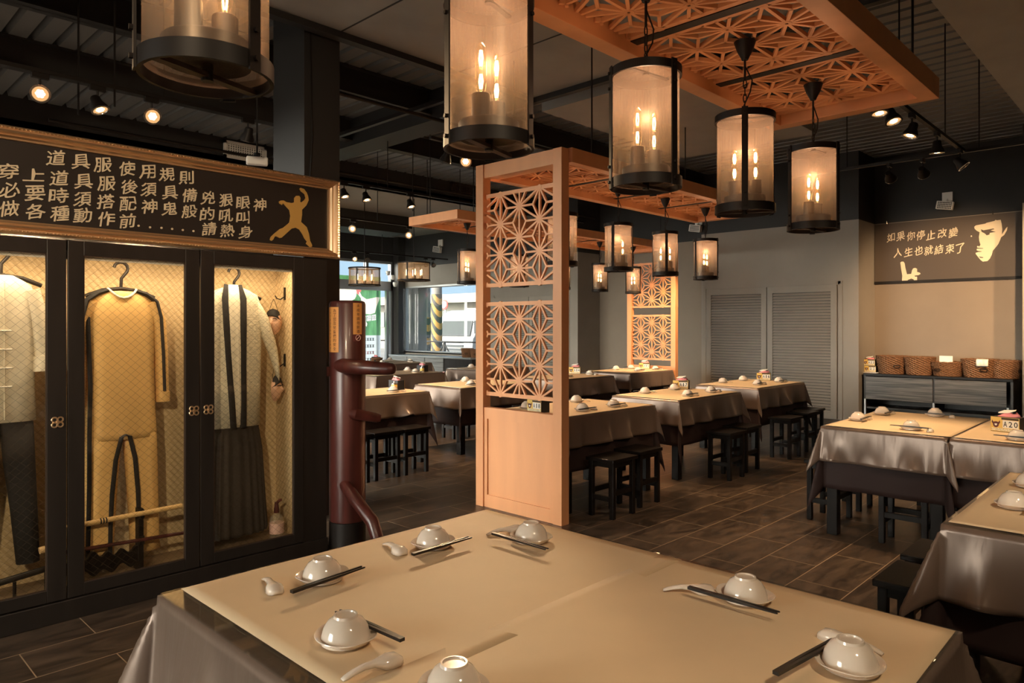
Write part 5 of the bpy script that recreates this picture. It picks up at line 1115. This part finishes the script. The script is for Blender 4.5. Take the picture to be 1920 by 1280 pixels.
mpoly([(330,700),(345,688),(370,688),(385,710),(395,770),(415,850),(470,845),(480,800),(495,775),(520,768),(545,780),(545,820),(580,830),(590,845),(560,862),(510,868),(520,882),(545,880),(545,940),(510,940),(500,915),(470,905),(430,920),(410,942),(350,942),(355,870),(340,780)], 'stencil_hand', 'cream', .004)
mpoly([(1235,355),(1245,350),(1253,360),(1245,370),(1235,367)], 'stencil_dot', 'cream', .004)

# ================================================================== SIDEBOARD WITH BASKETS
sb = thing('sideboard', 'black sideboard with streaked grey drawer fronts under the mural board', 'sideboard', (11.62, 1.80, 0)); W_, D_, H_ = 1.90, .57, .735
MB().box(-.02, D_, -.0, W_, H_ - .035, H_).build('worktop', 'stool', sb, bevel=.003)
o = MB().box(0, D_, 0, .03, 0, H_ - .035).box(0, D_, W_ - .03, W_, 0, H_ - .035).box(.01, D_, W_ / 2 - .015, W_ / 2 + .015, 0, H_ - .035).box(.02, D_, .03, W_ - .03, .20, .225).box(D_ - .02, D_, .03, W_ - .03, 0, H_ - .035).box(.02, D_, .03, W_ - .03, .04, .07)
o.build('carcass', 'cab', sb)
for y0, y1 in ((.075, W_ / 2 - .012), (W_ / 2 + .012, W_ - .03)): MB().box(-.012, .012, y0, y1, .345, H_ - .045).build('drawer_front', 'greywood', sb, bevel=.002)
for y in (.06, W_ / 2, W_ - .02): MB().box(-.010, .006, y - .012, y + .012, .02, .345).build('front_leg', 'alu', sb)
def basket(x, y, z, r, h, label, fill=(), rz=0):
    t = thing('wicker_basket', label, 'basket', (x, y, z), rz, 'wicker baskets'); n = 72; R = []
    for i in range(17):
        f = i / 16; rr = r * (.80 + .22 * f); R.append([((rr + .007 * (1 if (k // 2 + (i % 2)) % 2 else -1)) * math.cos(2 * PI * k / n), (rr + .007 * (1 if (k // 2 + (i % 2)) % 2 else -1)) * math.sin(2 * PI * k / n), h * f) for k in range(n)])
    MB().rings(R, cap=False).build('weave', 'wicker', t, solid=.006)
    MB().lathe([(0, .004), (r * .8, .004)], 36).build('bottom', 'wicker', t)
    for f, w in ((1.0, .009), (.55, .006), (.02, .006)):
        rr = r * (.80 + .22 * f) + .003; MB().tube([(rr * math.cos(2 * PI * k / 48), rr * math.sin(2 * PI * k / 48), h * f + .003 * math.sin(k * 2)) for k in range(49)], w, 6).build('rim', 'wicker', t, smooth=True)
    hb = MB(); rr = r * .98
    for s_ in (.6, -2.3): hb.tube([(rr * 1.02 * math.cos(PI + s_ + d), rr * 1.02 * math.sin(PI + s_ + d), h * zz) for d, zz in ((-.22, .42), (-.18, .5), (.18, .5), (.22, .42), (.16, .36), (-.16, .36), (-.22, .42))], .006, 6)
    hb.build('handle', 'stool', t)
    return t
ZT_ = .7355
def on_side(px): return at(px, 700, 'x', 11.82).y
bs = [(1671, .215, .265, 'tall wicker basket beside the stacked number boxes'), (1723, .205, .26, 'wicker basket filled with pale napkins, second from the number boxes'), (1776, .21, .20, 'low wicker basket with a standing white card'), (1836, .225, .25, 'wide wicker basket with a white cloth over its rim'), (1886, .175, .24, 'wicker basket at the end of the sideboard')]
for i, (px, r, h, d) in enumerate(bs):
    y = on_side(px); basket(11.86, y, ZT_, r * .98, h, d, rz=i * .9)
    if i < 4:
        rnd = random.Random(i); R = []
        for k in range(6):
            f = k / 5; R.append([(r * .80 * (1 - f * .9) * math.cos(2 * PI * j / 20) * (1 + .1 * math.sin(j * 3 + k)), r * .80 * (1 - f * .9) * math.sin(2 * PI * j / 20) * (1 + .1 * math.sin(j * 2 + k)), .02 * math.sin(j * 1.7 + k + i) * (1 - f) + .028 * f) for j in range(20)])
        nk = MB().rings(R).build('folded_napkins', 'tagw', None, smooth='all', loc=(11.86, y, ZT_ + h - .028)); tag(nk, 'pale folded napkins inside the ' + ('tall basket by the number boxes', 'second basket', 'low basket', 'wide basket')[i], 'napkins')
cd = MB().box(-.004, .004, -.085, .085, 0, .12).build('white_card', 'white', None, bevel=.003, loc=(11.78, on_side(1775), ZT_ + .17)); tag(cd, 'blank white card standing in the low basket', 'card')
y = on_side(1838) - .06; wc = MB().grid([[(11.86 - .228 - .02 * math.sin(f * 3) - .008 * math.sin(g * 9), y - .07 + .14 * g, ZT_ + .262 - .1 * f) for g in [j / 10 for j in range(11)]] for f in [i / 6 for i in range(7)]]).build('cloth', 'tagw', None, smooth='all', solid=.006); tag(wc, 'white cloth hanging over the rim of the wide basket', 'cloth')
tr = MB().box(-.1, .1, -.12, .12, 0, .01).build('white_tray', 'white', None, bevel=.004, loc=(11.80, on_side(1634), ZT_)); tag(tr, 'flat white tray under the stacked number boxes', 'tray')
number_box(11.80, on_side(1634), -PI / 2, '22', 'tissue box at the bottom of the sideboard stack', ZT_ + .011, False)
number_box(11.80, on_side(1633) + .01, -PI / 2 + .05, 'A22', 'tissue box with pink tissues on top of the sideboard stack', ZT_ + .11, True)

# ------------------------------------------------------------------ low cabinets under the street window
lw = thing('window_sideboard', 'low cabinet with streaked grey doors under the street window', 'sideboard', (11.0, 11.9, 0))
MB().box(-.03, .49, 0, 3.1, .70, .735).build('worktop', 'alu', lw, bevel=.003); MB().box(.02, .49, 0, 3.1, 0, .70).build('carcass', 'cab', lw)
for k in range(3): MB().box(-.002, .02, .98 + k * .70, 1.66 + k * .70, .05, .695).build('door', M['palewood'], lw, bevel=.002)
basket(11.25, 12.3, .736, .14, .2, 'wicker basket on the low cabinet by the street window'); basket(11.25, 12.0, .736, .13, .18, 'second wicker basket on the low window cabinet, behind the screen')
basket(8.1, 11.45, TZ + .0095, .10, .08, 'shallow wicker tray basket on the farthest tables')
pc = MB().grid([[(11.42 + .02 * math.sin(k * 1.3), 14.97 - k * .055, z) for k in range(12)] for z in (.84, 1.4, 2.0, 2.44)]).build('clear_curtain', see_through('clear_plastic_film', (.62, .65, .66), fac=.25, dcol=(.3, .32, .33)), None, smooth='all'); tag(pc, 'clear plastic curtain gathered at the side of the street window', 'curtain')
